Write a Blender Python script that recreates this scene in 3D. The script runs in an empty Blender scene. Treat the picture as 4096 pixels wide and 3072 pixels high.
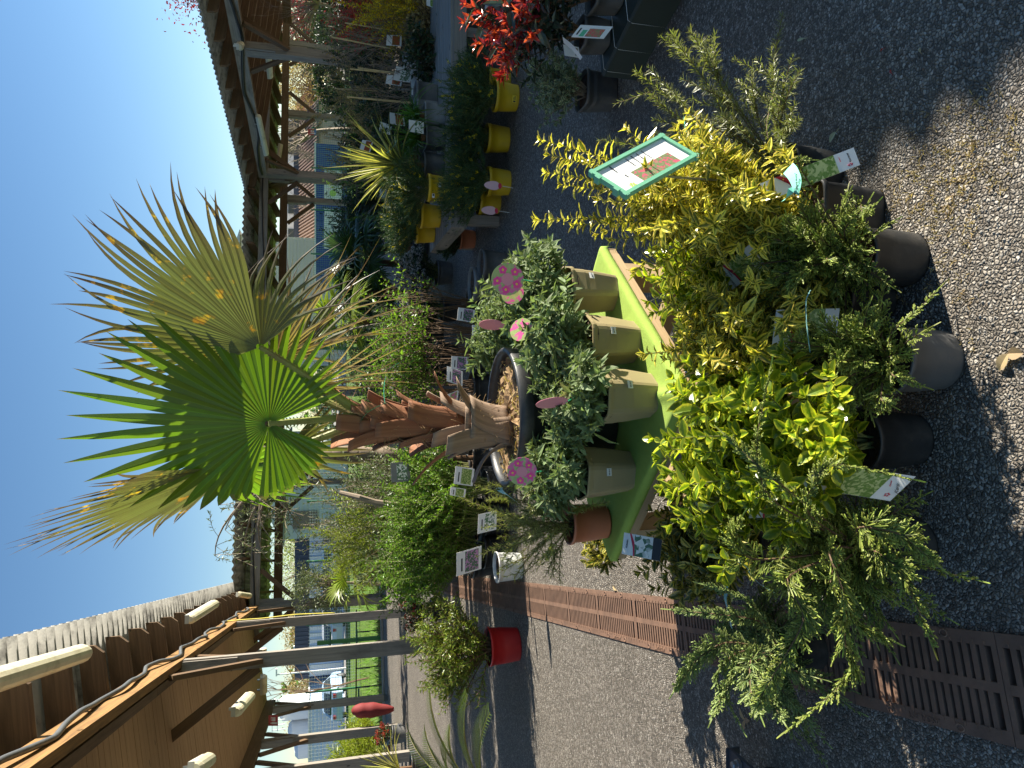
import bpy, math, numpy as np
from mathutils import Vector, Matrix
rad = math.radians
SC = bpy.context.scene
COL = SC.collection
F_PX, PITCH, CAM_H = 2900.0, rad(14.65), 1.45
SN, CS = math.sin(PITCH), math.cos(PITCH)
SUN_AZ = math.atan2(.96, .28)      # clockwise from +Y
SUN_EL = rad(25)
SUN_DIR = np.array([math.sin(SUN_AZ)*math.cos(SUN_EL), math.cos(SUN_AZ)*math.cos(SUN_EL), math.sin(SUN_EL)])

# ---- survey helpers: a spot seen in the photo -> a spot in the yard --------
def ray(ix, iy):
    d = (ix-2048)/F_PX
    return np.array([(1536-iy)/F_PX, CS-d*SN, -SN-d*CS])
def P(ix, iy, Y):
    r = ray(ix, iy); t = Y/r[1]
    return r*t+np.array([0, 0, CAM_H])
def G(ix, iy, z=0.0):
    r = ray(ix, iy); t = (z-CAM_H)/r[2]
    return r*t+np.array([0, 0, CAM_H])
def nrm(v):
    v = np.asarray(v, float)
    n = np.linalg.norm(v, axis=-1, keepdims=True); n[n == 0] = 1
    return v/n
V3 = lambda *a: np.array(a, float)

# ---- mesh builder -----------------------------------------------------------
class MB:
    def __init__(s): s.v=[]; s.a=[]; s.q=[]; s.t=[]; s.qm=[]; s.tm=[]; s.n=0
    def add(s, v, quads=None, tris=None, attr=None, mat=0):
        v = np.asarray(v, float).reshape(-1, 3)
        a = np.zeros_like(v) if attr is None else np.broadcast_to(np.asarray(attr, float), v.shape)
        s.v.append(v); s.a.append(a)
        if quads is not None and len(quads):
            q = np.asarray(quads, int).reshape(-1, 4)+s.n; s.q.append(q); s.qm.append(np.full(len(q), mat))
        if tris is not None and len(tris):
            t = np.asarray(tris, int).reshape(-1, 3)+s.n; s.t.append(t); s.tm.append(np.full(len(t), mat))
        s.n += len(v); return s
    def mesh(s, name, mats, smooth=False):
        v = np.concatenate(s.v); a = np.concatenate(s.a)
        q = np.concatenate(s.q) if s.q else np.zeros((0, 4), int)
        t = np.concatenate(s.t) if s.t else np.zeros((0, 3), int)
        me = bpy.data.meshes.new(name)
        me.vertices.add(len(v)); me.vertices.foreach_set('co', v.astype(np.float32).ravel())
        loops = np.concatenate([q.ravel(), t.ravel()]).astype(np.int32)
        me.loops.add(len(loops)); me.loops.foreach_set('vertex_index', loops)
        tot = np.concatenate([np.full(len(q), 4), np.full(len(t), 3)]).astype(np.int32)
        st = np.concatenate([[0], np.cumsum(tot)[:-1]]).astype(np.int32)
        me.polygons.add(len(tot)); me.polygons.foreach_set('loop_start', st); me.polygons.foreach_set('loop_total', tot)
        mi = np.concatenate(s.qm+s.tm).astype(np.int32)
        me.polygons.foreach_set('material_index', mi)
        me.polygons.foreach_set('use_smooth', np.full(len(tot), bool(smooth)))
        at = me.attributes.new('lf', 'FLOAT_VECTOR', 'POINT')
        at.data.foreach_set('vector', a.astype(np.float32).ravel())
        for m in (mats if isinstance(mats, (list, tuple)) else [mats]): me.materials.append(m)
        me.update(calc_edges=True)
        return me
    def build(s, name, mats, parent=None, smooth=False, loc=None):
        return link(name, s.mesh(name, mats, smooth), parent, loc)
def link(name, me, parent=None, loc=None):
    o = bpy.data.objects.new(name, me); COL.objects.link(o)
    if parent: o.parent = parent
    if loc is not None: o.location = loc
    return o
def tag(o, label=None, cat=None, group=None, kind=None):
    if label: o['label'] = label
    if cat: o['category'] = cat
    if group: o['group'] = group
    if kind: o['kind'] = kind
    return o
def thing(name, label, cat, loc=(0, 0, 0), rz=0, group=None):
    o = bpy.data.objects.new(name, None); COL.objects.link(o)
    o.empty_display_size = .05; o.location = loc; o.rotation_euler = (0, 0, rz)
    return tag(o, label, cat, group)
def copy_tree(o, parent=None):
    c = o.copy(); COL.objects.link(c)
    if parent: c.parent = parent
    for ch in list(o.children): copy_tree(ch, c)
    return c
def dup(o, label, loc, rz=0, s=1.0, group=None):
    c = copy_tree(o); c.location = loc; c.rotation_euler = (0, 0, rz)
    c.scale = (s, s, s) if np.isscalar(s) else s
    c['label'] = label
    if group: c['group'] = group
    return c

BOXQ = [(0,1,3,2),(4,6,7,5),(0,4,5,1),(2,3,7,6),(0,2,6,4),(1,5,7,3)]
def box(mb, c, size, ax=None, mat=0, rnd=0.0):
    """box centred at c; ax = 3x3 rows are local axes; grain coordinates run along its longest side"""
    s = np.asarray(size, float)/2
    loc = np.array([[x, y, z] for x in (-1, 1) for y in (-1, 1) for z in (-1, 1)], float)*s
    A = np.eye(3) if ax is None else np.asarray(ax, float)
    k = int(np.argmax(s)); g = np.roll(loc, 2-k, axis=1)+rnd*np.array([3.7, 1.3, 9.1])
    mb.add(loc@A+np.asarray(c, float), BOXQ, attr=g, mat=mat)
def frame(d, up=(0, 0, 1)):
    d = nrm(d); up = np.asarray(up, float)
    s = np.cross(d, up)
    if np.linalg.norm(s) < 1e-5: s = np.cross(d, (1, 0, 0))
    s = nrm(s); n = np.cross(s, d)
    return np.array([s, n, d])          # rows: side, normal, direction
def beam(mb, p, q, w, h, up=(0, 0, 1), mat=0, rnd=0.0):
    p, q = np.asarray(p, float), np.asarray(q, float)
    box(mb, (p+q)/2, (w, h, np.linalg.norm(q-p)), frame(q-p, up), mat, rnd)
def tube(mb, pts, r, k=6, mat=0, cap=True, rnd=0.0):
    pts = np.asarray(pts, float); n = len(pts)
    r = np.broadcast_to(np.asarray(r, float), (n,))
    T = nrm(np.gradient(pts, axis=0))
    ref = V3(0, 0, 1) if abs(T[:, 2]).mean() < .8 else V3(1, 0, 0)
    S = nrm(np.cross(T, ref)); N = np.cross(S, T)
    th = np.arange(k)*2*np.pi/k
    ring = np.cos(th)[None, :, None]*S[:, None]+np.sin(th)[None, :, None]*N[:, None]
    v = pts[:, None]+ring*r[:, None, None]
    L = np.concatenate([[0], np.cumsum(np.linalg.norm(np.diff(pts, axis=0), axis=1))])
    at = np.zeros((n, k, 3)); at[..., 0] = np.cos(th)*r.max(); at[..., 1] = np.sin(th)*r.max()+rnd; at[..., 2] = L[:, None]
    i = np.arange(n-1)[:, None]*k; j = np.arange(k)[None]; j2 = (j+1) % k
    q = np.stack([i+j, i+j2, i+k+j2, i+k+j], -1).reshape(-1, 4)
    tr = []
    vv, aa = v.reshape(-1, 3), at.reshape(-1, 3)
    if cap:
        vv = np.concatenate([vv, pts[:1], pts[-1:]]); aa = np.concatenate([aa, aa[:1], aa[-1:]])
        c0, c1 = n*k, n*k+1
        tr = [(c0, (a+1) % k, a) for a in range(k)]+[(c1, (n-1)*k+a, (n-1)*k+(a+1) % k) for a in range(k)]
    mb.add(vv, q, tr, aa, mat)
def sect(shape, k):
    th = np.arange(k)*2*np.pi/k
    if shape == 'round': f = np.ones(k)
    elif shape == 'square': f = (np.abs(np.cos(th))**5+np.abs(np.sin(th))**5)**(-1/5)*.9
    else:
        n = 6; a = (th+rad(8)) % (2*np.pi/n)-np.pi/n
        f = np.minimum(np.cos(np.pi/n)/np.cos(a), .955)*1.04
    return np.stack([np.cos(th)*f, np.sin(th)*f], 1)
def lathe(mb, prof, k=32, shape='round', mat=0, c=(0, 0, 0)):
    prof = np.asarray(prof, float); s = sect(shape, k); n = len(prof)
    v = np.zeros((n, k, 3)); v[..., :2] = s[None]*prof[:, None, :1]; v[..., 2] = prof[:, 1:2]
    i = np.arange(n-1)[:, None]*k; j = np.arange(k)[None]; j2 = (j+1) % k
    q = np.stack([i+j, i+j2, i+k+j2, i+k+j], -1).reshape(-1, 4)
    v = v.reshape(-1, 3)
    mb.add(v+np.asarray(c, float), q, attr=v, mat=mat)
def text_mesh(body, size, mat, depth=.0004):
    cu = bpy.data.curves.new('lettering', 'FONT'); cu.body = body; cu.size = size; cu.extrude = depth
    cu.align_x = 'CENTER'; cu.align_y = 'CENTER'; cu.resolution_u = 3
    o = bpy.data.objects.new('lettering', cu)
    me = bpy.data.meshes.new_from_object(o)
    bpy.data.objects.remove(o); bpy.data.curves.remove(cu)
    me.materials.clear(); me.materials.append(mat); me.name = 'lettering'
    return me
def put_text(body, size, mat, o, ex, ey, parent, name='lettering', depth=.0004):
    me = text_mesh(body, size, mat, depth)
    ob = link(name, me, parent)
    ex, ey = nrm(ex), nrm(ey); ez = np.cross(ex, ey)
    M = Matrix.Identity(4)
    for i in range(3): M[i][0], M[i][1], M[i][2], M[i][3] = ex[i], ey[i], ez[i], o[i]
    ob.matrix_local = M
    return ob

# ---- materials ----------------------------------------------------------------
class NT:
    def __init__(s, name):
        s.m = bpy.data.materials.new(name); s.m.use_nodes = True
        s.t = s.m.node_tree; s.t.nodes.clear()
        s.out = s.n('ShaderNodeOutputMaterial')
    def n(s, ty, **kw):
        x = s.t.nodes.new(ty)
        for k, v in kw.items():
            if k in x.inputs.keys() if isinstance(k, str) else False: x.inputs[k].default_value = v
            else: setattr(x, k, v)
        return x
    def l(s, a, b): s.t.links.new(a, b)
    def attr(s):
        return s.n('ShaderNodeAttribute', attribute_name='lf').outputs['Vector']
    def mix(s, f, a, b, mode='MIX'):
        x = s.n('ShaderNodeMix', data_type='RGBA', blend_type=mode)
        for sock, val in ((x.inputs[0], f), (x.inputs[6], a), (x.inputs[7], b)):
            if hasattr(val, 'is_linked') or hasattr(val, 'links'): s.l(val, sock)
            elif np.isscalar(val): sock.default_value = val
            else: sock.default_value = (*val, 1) if len(val) == 3 else val
        return x.outputs[2]
    def math(s, op, a, b=0.0, clamp=False):
        x = s.n('ShaderNodeMath', operation=op, use_clamp=clamp)
        for sock, val in ((x.inputs[0], a), (x.inputs[1], b)):
            if hasattr(val, 'links'): s.l(val, sock)
            else: sock.default_value = val
        return x.outputs[0]
    def ramp(s, f, stops):
        x = s.n('ShaderNodeValToRGB'); e = x.color_ramp.elements
        while len(e) < len(stops): e.new(.5)
        for el, (p, c) in zip(e, stops): el.position = p; el.color = (*c, 1) if len(c) == 3 else c
        s.l(f, x.inputs[0]); return x.outputs[0]
    def noise(s, vec, scale, detail=4, rough=.55, dist=0.0):
        x = s.n('ShaderNodeTexNoise'); x.inputs['Scale'].default_value = scale; x.inputs['Detail'].default_value = detail
        x.inputs['Roughness'].default_value = rough; x.inputs['Distortion'].default_value = dist
        if vec is not None: s.l(vec, x.inputs['Vector'])
        return x.outputs['Fac']
    def coord(s, which='Object'): return s.n('ShaderNodeTexCoord').outputs[which]
    def vmul(s, v, sc):
        x = s.n('ShaderNodeMapping'); x.inputs['Scale'].default_value = sc; s.l(v, x.inputs['Vector']); return x.outputs[0]
    def bump(s, h, strength=.3, dist=.01):
        x = s.n('ShaderNodeBump'); x.inputs['Strength'].default_value = strength; x.inputs['Distance'].default_value = dist
        s.l(h, x.inputs['Height']); return x.outputs[0]
    def bsdf(s, col, rough=.5, normal=None, spec=.5, metal=0.0, **kw):
        b = s.n('ShaderNodeBsdfPrincipled')
        for sock, val in ((b.inputs['Base Color'], col), (b.inputs['Roughness'], rough)):
            if hasattr(val, 'links'): s.l(val, sock)
            elif np.isscalar(val): sock.default_value = val
            else: sock.default_value = (*val, 1)
        b.inputs['Specular IOR Level'].default_value = spec; b.inputs['Metallic'].default_value = metal
        for k, v in kw.items(): b.inputs[k].default_value = v
        if normal is not None: s.l(normal, b.inputs['Normal'])
        return b.outputs[0]
    def done(s, sh): s.l(sh, s.out.inputs['Surface']); return s.m

def m_plain(name, col, rough=.5, var=.25, scale=18, bump=.15, metal=0.0, spec=.5, dirt=None):
    n = NT(name); co = n.coord()
    f = n.noise(co, scale, 5)
    c = n.mix(n.math('MULTIPLY', f, 1.0), tuple(np.array(col)*(1-var)), tuple(np.minimum(np.array(col)*(1+var), 1)))
    if dirt is not None:
        g = n.ramp(n.noise(co, scale*.35, 6, .7), [(.48, (0, 0, 0)), (.7, (1, 1, 1))])
        c = n.mix(g, c, dirt)
    nb = n.bump(n.noise(co, scale*6, 3), bump, .004)
    return n.done(n.bsdf(c, rough, nb, spec, metal))
def m_leaf(name, inner, outer=None, edge=(.35, .75), transl=.35, rough=.42, var=.35, tip=None, mottle=None, spec=.4):
    n = NT(name); at = n.attr(); x = n.n('ShaderNodeSeparateXYZ'); n.l(at, x.inputs[0])
    u = n.math('ABSOLUTE', x.outputs[0]); rnd = x.outputs[2]; v = x.outputs[1]
    co = n.coord(); nz = n.noise(co, 160, 3)
    c = inner
    if outer is not None:
        e = n.math('ADD', u, n.math('MULTIPLY', n.math('SUBTRACT', nz, .5), .9))
        e = n.math('ADD', e, n.math('MULTIPLY', n.math('SUBTRACT', rnd, .5), .5))
        mr = n.n('ShaderNodeMapRange', interpolation_type='SMOOTHSTEP'); mr.inputs[1].default_value = edge[0]; mr.inputs[2].default_value = edge[1]
        n.l(e, mr.inputs[0]); c = n.mix(mr.outputs[0], inner, outer)
    else:
        mid = n.math('LESS_THAN', u, .10)
        c = n.mix(n.math('MULTIPLY', mid, .35), inner, tuple(np.minimum(np.array(inner)*1.9, 1)))
    if tip is not None:
        mr = n.n('ShaderNodeMapRange'); mr.inputs[1].default_value = tip[0]; mr.inputs[2].default_value = tip[1]
        n.l(n.math('ADD', v, n.math('MULTIPLY', n.math('SUBTRACT', nz, .5), .35)), mr.inputs[0]); c = n.mix(mr.outputs[0], c, tip[2])
    if mottle is not None:
        g = n.ramp(n.noise(co, mottle[0], 5, .65), [(mottle[1], (0, 0, 0)), (mottle[2], (1, 1, 1))])
        c = n.mix(g, c, mottle[3])
    k = n.n('ShaderNodeHueSaturation'); n.l(c, k.inputs['Color']) if hasattr(c, 'links') else setattr(k.inputs['Color'], 'default_value', (*c, 1))
    n.l(n.math('ADD', n.math('MULTIPLY', rnd, 2*var), 1-var), k.inputs['Value'])
    n.l(n.math('ADD', n.math('MULTIPLY', rnd, .03), .485), k.inputs['Hue'])
    cc = k.outputs[0]
    sh = n.bsdf(cc, rough, None, spec)
    if transl > 0:
        tr = n.n('ShaderNodeBsdfTranslucent')
        tc = n.mix(1.0, cc, (1.5, 1.6, .75), 'MULTIPLY'); n.l(tc, tr.inputs[0])
        ms = n.n('ShaderNodeMixShader'); ms.inputs[0].default_value = transl
        n.l(sh, ms.inputs[1]); n.l(tr.outputs[0], ms.inputs[2]); sh = ms.outputs[0]
    return n.done(sh)
def m_wood(name, c1, c2, dark=(.02, .018, .015), rough=.8, stain=.35, bump=.35):
    n = NT(name); at = n.attr()
    g = n.noise(n.vmul(at, (28, 28, 1.1)), 1.6, 6, .62, .6)
    g2 = n.noise(n.vmul(at, (130, 130, 2.0)), 1.5, 3)
    w = n.ramp(g, [(.3, c1), (.5, tuple((np.array(c1)+np.array(c2))/2)), (.68, c2)])
    w = n.mix(n.math('MULTIPLY', g2, .55), w, tuple(np.array(c1)*.45))
    st = n.ramp(n.noise(n.vmul(at, (5, 5, 1.6)), 1.3, 5, .65), [(.5, (0, 0, 0)), (.72, (1, 1, 1))])
    w = n.mix(n.math('MULTIPLY', st, stain), w, dark)
    kn = n.n('ShaderNodeTexVoronoi', feature='F1'); kn.inputs['Scale'].default_value = 1.0
    n.l(n.vmul(at, (6, 6, 2.2)), kn.inputs['Vector'])
    w = n.mix(n.math('MULTIPLY', n.math('LESS_THAN', kn.outputs['Distance'], .07), .8), w, dark)
    return n.done(n.bsdf(w, rough, n.bump(n.math('ADD', g, g2), bump, .003), .3))
def m_photo(name, a, b, c, scale=260, f1=.5, f2=.62):
    n = NT(name); at = n.attr()
    v = n.n('ShaderNodeTexVoronoi', feature='F1'); v.inputs['Scale'].default_value = scale; n.l(at, v.inputs['Vector'])
    k = n.n('ShaderNodeSeparateColor'); n.l(v.outputs['Color'], k.inputs[0])
    col = n.mix(n.noise(at, scale*.6, 4), a, b)
    f = n.ramp(n.math('ADD', n.math('MULTIPLY', k.outputs[0], .5), n.math('MULTIPLY', n.noise(at, scale*.18, 2), .5)), [(f1, (0, 0, 0)), (f2, (1, 1, 1))])
    return n.done(n.bsdf(n.mix(f, col, c), .3, None, .5))
# ---- foliage ---------------------------------------------------------------------
def tmpl(ws, vs, fold=.25, curl=.12, wave=0.0):
    """half-width profile ws (max 1) at stations vs -> folded, curled leaf"""
    V, A, Q, T = [], [], [], []
    n = len(ws)
    for i, (w, v) in enumerate(zip(ws, vs)):
        for u in (-1, 0, 1):
            V.append((u*w, v, -curl*v*v+wave*math.sin(v*9+u), abs(u)*w*fold*1.6)); A.append((u, v))
    for i in range(n-1):
        for j in (0, 1): Q.append((i*3+j, i*3+j+1, i*3+j+4, i*3+j+3))
    return np.array(V, float), np.array(A, float), np.array(Q)
OVAL = tmpl([.12, .62, 1, .92, .55, .04], [0, .16, .42, .65, .86, 1], .22, .14)
LANCE = tmpl([.15, .7, 1, .7, .05], [0, .18, .42, .72, 1], .3, .22, .02)
OVAL3 = tmpl([.1, 1, .85, .05], [0, .4, .7, 1], .2, .12)
NEEDLE = (np.array([(-1, 0, 0, 0), (1, 0, 0, 0), (.8, .6, .02, 0), (-.8, .6, .02, 0), (0, 1, .0, 0)], float), np.array([(-1, 0), (1, 0), (1, .6), (-1, .6), (0, 1)], float), np.array([(0, 1, 2, 3), (3, 2, 4, 4)]))
DIAM = (np.array([(0, 0, 0, 0), (1, .45, 0, .4), (0, 1, -.06, 0), (-1, .45, 0, .4)], float), np.array([(0, 0), (1, .45), (0, 1), (-1, .45)], float), np.array([(0, 1, 2, 3)]))
def scatter(mb, P0, D, N, L, W, T, rng, mat=0, rnd=None):
    P0 = np.asarray(P0, float); n = len(P0)
    if n == 0: return
    D = nrm(D); S = nrm(np.cross(D, N)); Nn = np.cross(S, D)
    L = np.broadcast_to(L, (n,)); W = np.broadcast_to(W, (n,))
    tv, ta, tq = T; m = len(tv)
    v = P0[:, None]+tv[None, :, :1]*(W/2)[:, None, None]*S[:, None]+tv[None, :, 1:2]*L[:, None, None]*D[:, None]+(tv[None, :, 2:3]*L[:, None, None]+tv[None, :, 3:4]*(W/2)[:, None, None])*Nn[:, None]
    a = np.zeros((n, m, 3)); a[..., :2] = ta[None]; a[..., 2] = (rng.random(n) if rnd is None else rnd)[:, None]
    base = np.arange(n)[:, None]*m
    quads = tq[(tq[:, 2] != tq[:, 3])]; tris = tq[(tq[:, 2] == tq[:, 3])][:, :3]
    q = (base[:, None]+quads[None]).reshape(-1, 4) if len(quads) else None
    t = (base[:, None]+tris[None]).reshape(-1, 3) if len(tris) else None
    mb.add(v.reshape(-1, 3), q, t, a.reshape(-1, 3), mat)
def bez(p0, p1, p2, n=9):
    t = np.linspace(0, 1, n)[:, None]
    return (1-t)**2*p0+2*t*(1-t)*p1+t*t*p2
def resample(pl, t):
    x = np.linspace(0, 1, len(pl)); return np.stack([np.interp(t, x, pl[:, i]) for i in range(3)], 1)
def leaves_on(mb, pl, rng, gap, L, W, T, start=.25, spread=.75, pair=2, tip=5, tipscale=.75, lvar=.25, upb=.0, mat=0):
    pl = np.asarray(pl, float); ln = np.linalg.norm(np.diff(pl, axis=0), axis=1).sum()
    k = max(2, int(ln*(1-start)/gap)); t = start+(1-start)*(np.arange(k)+rng.random(k)*.4)/k
    p = resample(pl, t); tg = nrm(resample(pl, np.minimum(t+.03, 1.0))-resample(pl, t-.03))
    fr = nrm(np.cross(tg, nrm(rng.normal(size=3))[None])); f2 = np.cross(tg, fr)
    if pair == 2: ph = np.arange(k)*np.pi/2+rng.random()*6+rng.normal(size=k)*.3
    else: ph = np.arange(k)*2.4+rng.random()*6
    sz = 1.0-.35*np.abs(t-.6)/.6
    for j in range(pair):
        a = ph+j*2*np.pi/pair
        perp = np.cos(a)[:, None]*fr+np.sin(a)[:, None]*f2
        D = tg*(1-spread*.65)+perp*spread+rng.normal(size=(k, 3))*.16+np.array([0, 0, upb])
        N = tg+rng.normal(size=(k, 3))*.35+np.array([0, 0, .25])
        s = sz*(1+rng.normal(size=k)*lvar)
        scatter(mb, p, D, N, L*s, W*s, T, rng, mat)
    if tip:
        te = nrm(pl[-1]-pl[-2]); a = np.arange(tip)*2.4+rng.random()*6
        f = nrm(np.cross(te, nrm(rng.normal(size=3)))); g = np.cross(te, f)
        perp = np.cos(a)[:, None]*f+np.sin(a)[:, None]*g
        D = te*.8+perp*np.linspace(.7, .25, tip)[:, None]
        s = tipscale*np.linspace(1, .55, tip)
        scatter(mb, np.repeat(pl[-1:], tip, 0), D, np.repeat(te[None], tip, 0), L*s, W*s, T, rng, mat)
def stems_dome(rng, n, h, r, base_z=0.0, base_r=.03, lean=(0, 0), flat=.35, sub=2, subl=.38, bend=.55, hmin=.6):
    out = []
    for k in range(n):
        ph = k*2.4+rng.random()*.8; rho = r*math.sqrt((k+.5)/n)*(.8+.35*rng.random())
        zt = h*(1-flat*(rho/r)**2)*(hmin+(1-hmin)*rng.random()**.6)
        c, s = math.cos(ph), math.sin(ph)
        p0 = V3(c*base_r*rng.random(), s*base_r*rng.random(), base_z)
        p2 = V3(c*rho+lean[0]*zt/h, s*rho+lean[1]*zt/h, base_z+zt)
        p1 = V3(c*rho*.45+lean[0]*.2, s*rho*.45+lean[1]*.2, base_z+zt*bend)+rng.normal(size=3)*.012
        pl = bez(p0, p1, p2); out.append((pl, 1.0))
        for m in range(sub):
            i = rng.integers(3, 8); tg = nrm(pl[i]-pl[i-1])
            d = nrm(tg*.8+nrm(rng.normal(size=3)*[1, 1, .4])*.8+V3(c, s, .2)*.35)
            ln = subl*h*(.6+.6*rng.random())*(1-.4*i/9)
            out.append((bez(pl[i], pl[i]+d*ln*.5, pl[i]+d*ln+V3(0, 0, ln*.18)), .6))
    return out
def leafy(rng, n, h, r, L, W, T, gap, base_z=0.0, stem_r=.003, k=5, start=.25, spread=.75, pair=2, tip=5, lvar=.25, upb=0.0, extra=(), **kw):
    lm, sm = MB(), MB()
    br = stems_dome(rng, n, h, r, base_z, **kw)+[(np.asarray(e, float), 1.0) for e in extra]
    for pl, s in br:
        tube(sm, pl, np.linspace(stem_r*s, stem_r*s*.45, len(pl)), k, cap=False)
        leaves_on(lm, pl, rng, gap, L, W, T, start if s == 1 else .08, spread, pair, tip, lvar=lvar, upb=upb)
    return lm, sm
def juniper(rng, n, h, r, base_z=0.0, lean=(0, 0), droop=.15, sec_l=.085, bushy=1.0, extra=(), low=.2, tw=.0013):
    """scale-leaved conifer: arching shoots, flat alternate sprays, thin cord-like twigs"""
    lm, sm = MB(), MB(); shoots = []
    for k in range(n):
        ph = k*2.4+rng.random(); f = (k+.5)/n; rho = r*(.35+.7*math.sqrt(f))*(.75+.4*rng.random())
        z = h*(1-f*(1-low))*(.75+.35*rng.random()); c, s = math.cos(ph), math.sin(ph)
        p2 = V3(c*rho+lean[0]*(.4+f*.6), s*rho+lean[1]*(.4+f*.6), base_z+max(z-droop*rho, -.05))
        p1 = V3(c*rho*.35, s*rho*.35, base_z+z*.85)
        shoots.append(bez(V3(c*.02, s*.02, base_z), p1, p2, 12))
    shoots = [(p_, 1.0) for p_ in shoots]+[(np.asarray(e, float), .5 if k_ < 3 else .8) for k_, e in enumerate(extra)]
    for pl, sc_ in shoots:
        ln = np.linalg.norm(np.diff(pl, axis=0), axis=1).sum()
        tube(sm, pl, np.linspace(.0028, .0009, len(pl)), 4, cap=False)
        k = max(6, int(ln/.0085*bushy)); t = .12+.88*(np.arange(k)+.5)/k
        p = resample(pl, t); tg = nrm(resample(pl, np.minimum(t+.04, 1))-resample(pl, t-.04))
        flat = nrm(np.cross(tg, V3(0, 0, 1)+rng.normal(size=3)*.45)); up = np.cross(flat, tg)
        sd = np.where(np.arange(k) % 2 == 0, 1., -1.)[:, None]
        D = nrm(tg*.85+flat*sd*.75+up*rng.normal(size=(k, 1))*.32+rng.normal(size=(k, 3))*.12)
        l2 = sc_*sec_l*(1.05-t)**.55*(.55+.6*rng.random(k))*np.minimum(1, .35+t*2.2)
        cords(lm, p, D, l2, tw*1.05, rng, .25)
        m = 9                                   # tertiary twigs
        u = (np.arange(m)+.6)/m
        p3 = (p[:, None]+D[:, None]*(l2[:, None]*u[None])[..., None]).reshape(-1, 3)
        sd3 = np.where(np.arange(m) % 2 == 0, 1., -1.)
        F = nrm(np.cross(D, up)); D3 = nrm(D[:, None]*.9+F[:, None]*sd3[None, :, None]*.62+rng.normal(size=(k, m, 3))*.2).reshape(-1, 3)
        l3 = (l2[:, None]*(.42*(1-u)+.10)[None]*(.6+.7*rng.random((k, m)))).ravel()
        cords(lm, p3, D3, l3, tw, rng, .5)
        cords(lm, pl[-3:], nrm(np.diff(pl[-4:], axis=0)), np.full(3, sec_l*.35), tw*1.2, rng, .6)
    return lm, sm
def cords(mb, P0, D, L, r, rng, v0):
    n = len(P0); D = nrm(D); S = nrm(np.cross(D, rng.normal(size=(n, 3)))); N = np.cross(S, D)
    a = np.arange(3)*2*np.pi/3
    ring = np.cos(a)[None, :, None]*S[:, None]+np.sin(a)[None, :, None]*N[:, None]
    st = [(0, .8), (.55, 1.15), (.92, .8)]
    v = [P0[:, None]+D[:, None]*(L*f)[:, None, None]+ring*r*w for f, w in st]+[(P0+D*L[:, None])[:, None]]
    v = np.concatenate(v, 1); at = np.zeros((n, 10, 3)); R = rng.random(n)[:, None]
    at[..., 2] = R; at[..., 1] = v0+(1-v0)*np.repeat([0, .5, .9, 1], [3, 3, 3, 1])[None]; at[..., 0] = .5
    q = [(i*3+j, i*3+(j+1) % 3, i*3+3+(j+1) % 3, i*3+3+j) for i in range(2) for j in range(3)]
    t = [(6+j, 6+(j+1) % 3, 9) for j in range(3)]
    b = np.arange(n)[:, None, None]*10
    mb.add(v.reshape(-1, 3), (b+np.array(q)[None]).reshape(-1, 4), (b+np.array(t)[None]).reshape(-1, 3), at.reshape(-1, 3))
def ribbon(mb, pl, w, rng, side=None, fold=.3, rnd=None, mat=0):
    """long strap leaf along a polyline, V-folded"""
    pl = np.asarray(pl, float); n = len(pl); w = np.broadcast_to(w, (n,))
    T = nrm(np.gradient(pl, axis=0))
    S = nrm(np.cross(T, V3(0, 0, 1)+.001*rng.normal(size=3))) if side is None else nrm(np.cross(T, np.cross(side, T)))
    N = np.cross(S, T)
    v = np.stack([pl-S*w[:, None]/2+N*(w*fold)[:, None], pl, pl+S*w[:, None]/2+N*(w*fold)[:, None]], 1)
    a = np.zeros((n, 3, 3)); a[:, :, 0] = [-1, 0, 1]; a[:, :, 1] = np.linspace(0, 1, n)[:, None]; a[..., 2] = rng.random() if rnd is None else rnd
    q = [(i*3+j, i*3+j+1, i*3+j+4, i*3+j+3) for i in range(n-1) for j in (0, 1)]
    mb.add(v.reshape(-1, 3), q, attr=a.reshape(-1, 3), mat=mat)
def strap_rosette(rng, n, L, w, base=(0, 0, 0), spread=1.0, droop=.5, up=.5, fold=.3):
    mb = MB()
    for k in range(n):
        ph = k*2.4+rng.random()*.6; e = up+(1.35-up)*(1-(k+.5)/n)*(.7+.5*rng.random()); e = min(e, 1.5)
        l = L*(.65+.45*rng.random()); d = V3(math.cos(ph)*math.cos(e), math.sin(ph)*math.cos(e), math.sin(e))
        t = np.linspace(0, 1, 10)[:, None]
        pl = np.asarray(base)+d*l*t*[spread, spread, 1]-V3(0, 0, 1)*l*droop*t**2.6*(.4+.9*rng.random())*math.cos(e)
        ww = w*np.array([.6, .85, 1, 1, .97, .9, .78, .6, .35, .03])
        ribbon(mb, pl, ww, rng, fold=fold)
    return mb
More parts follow.
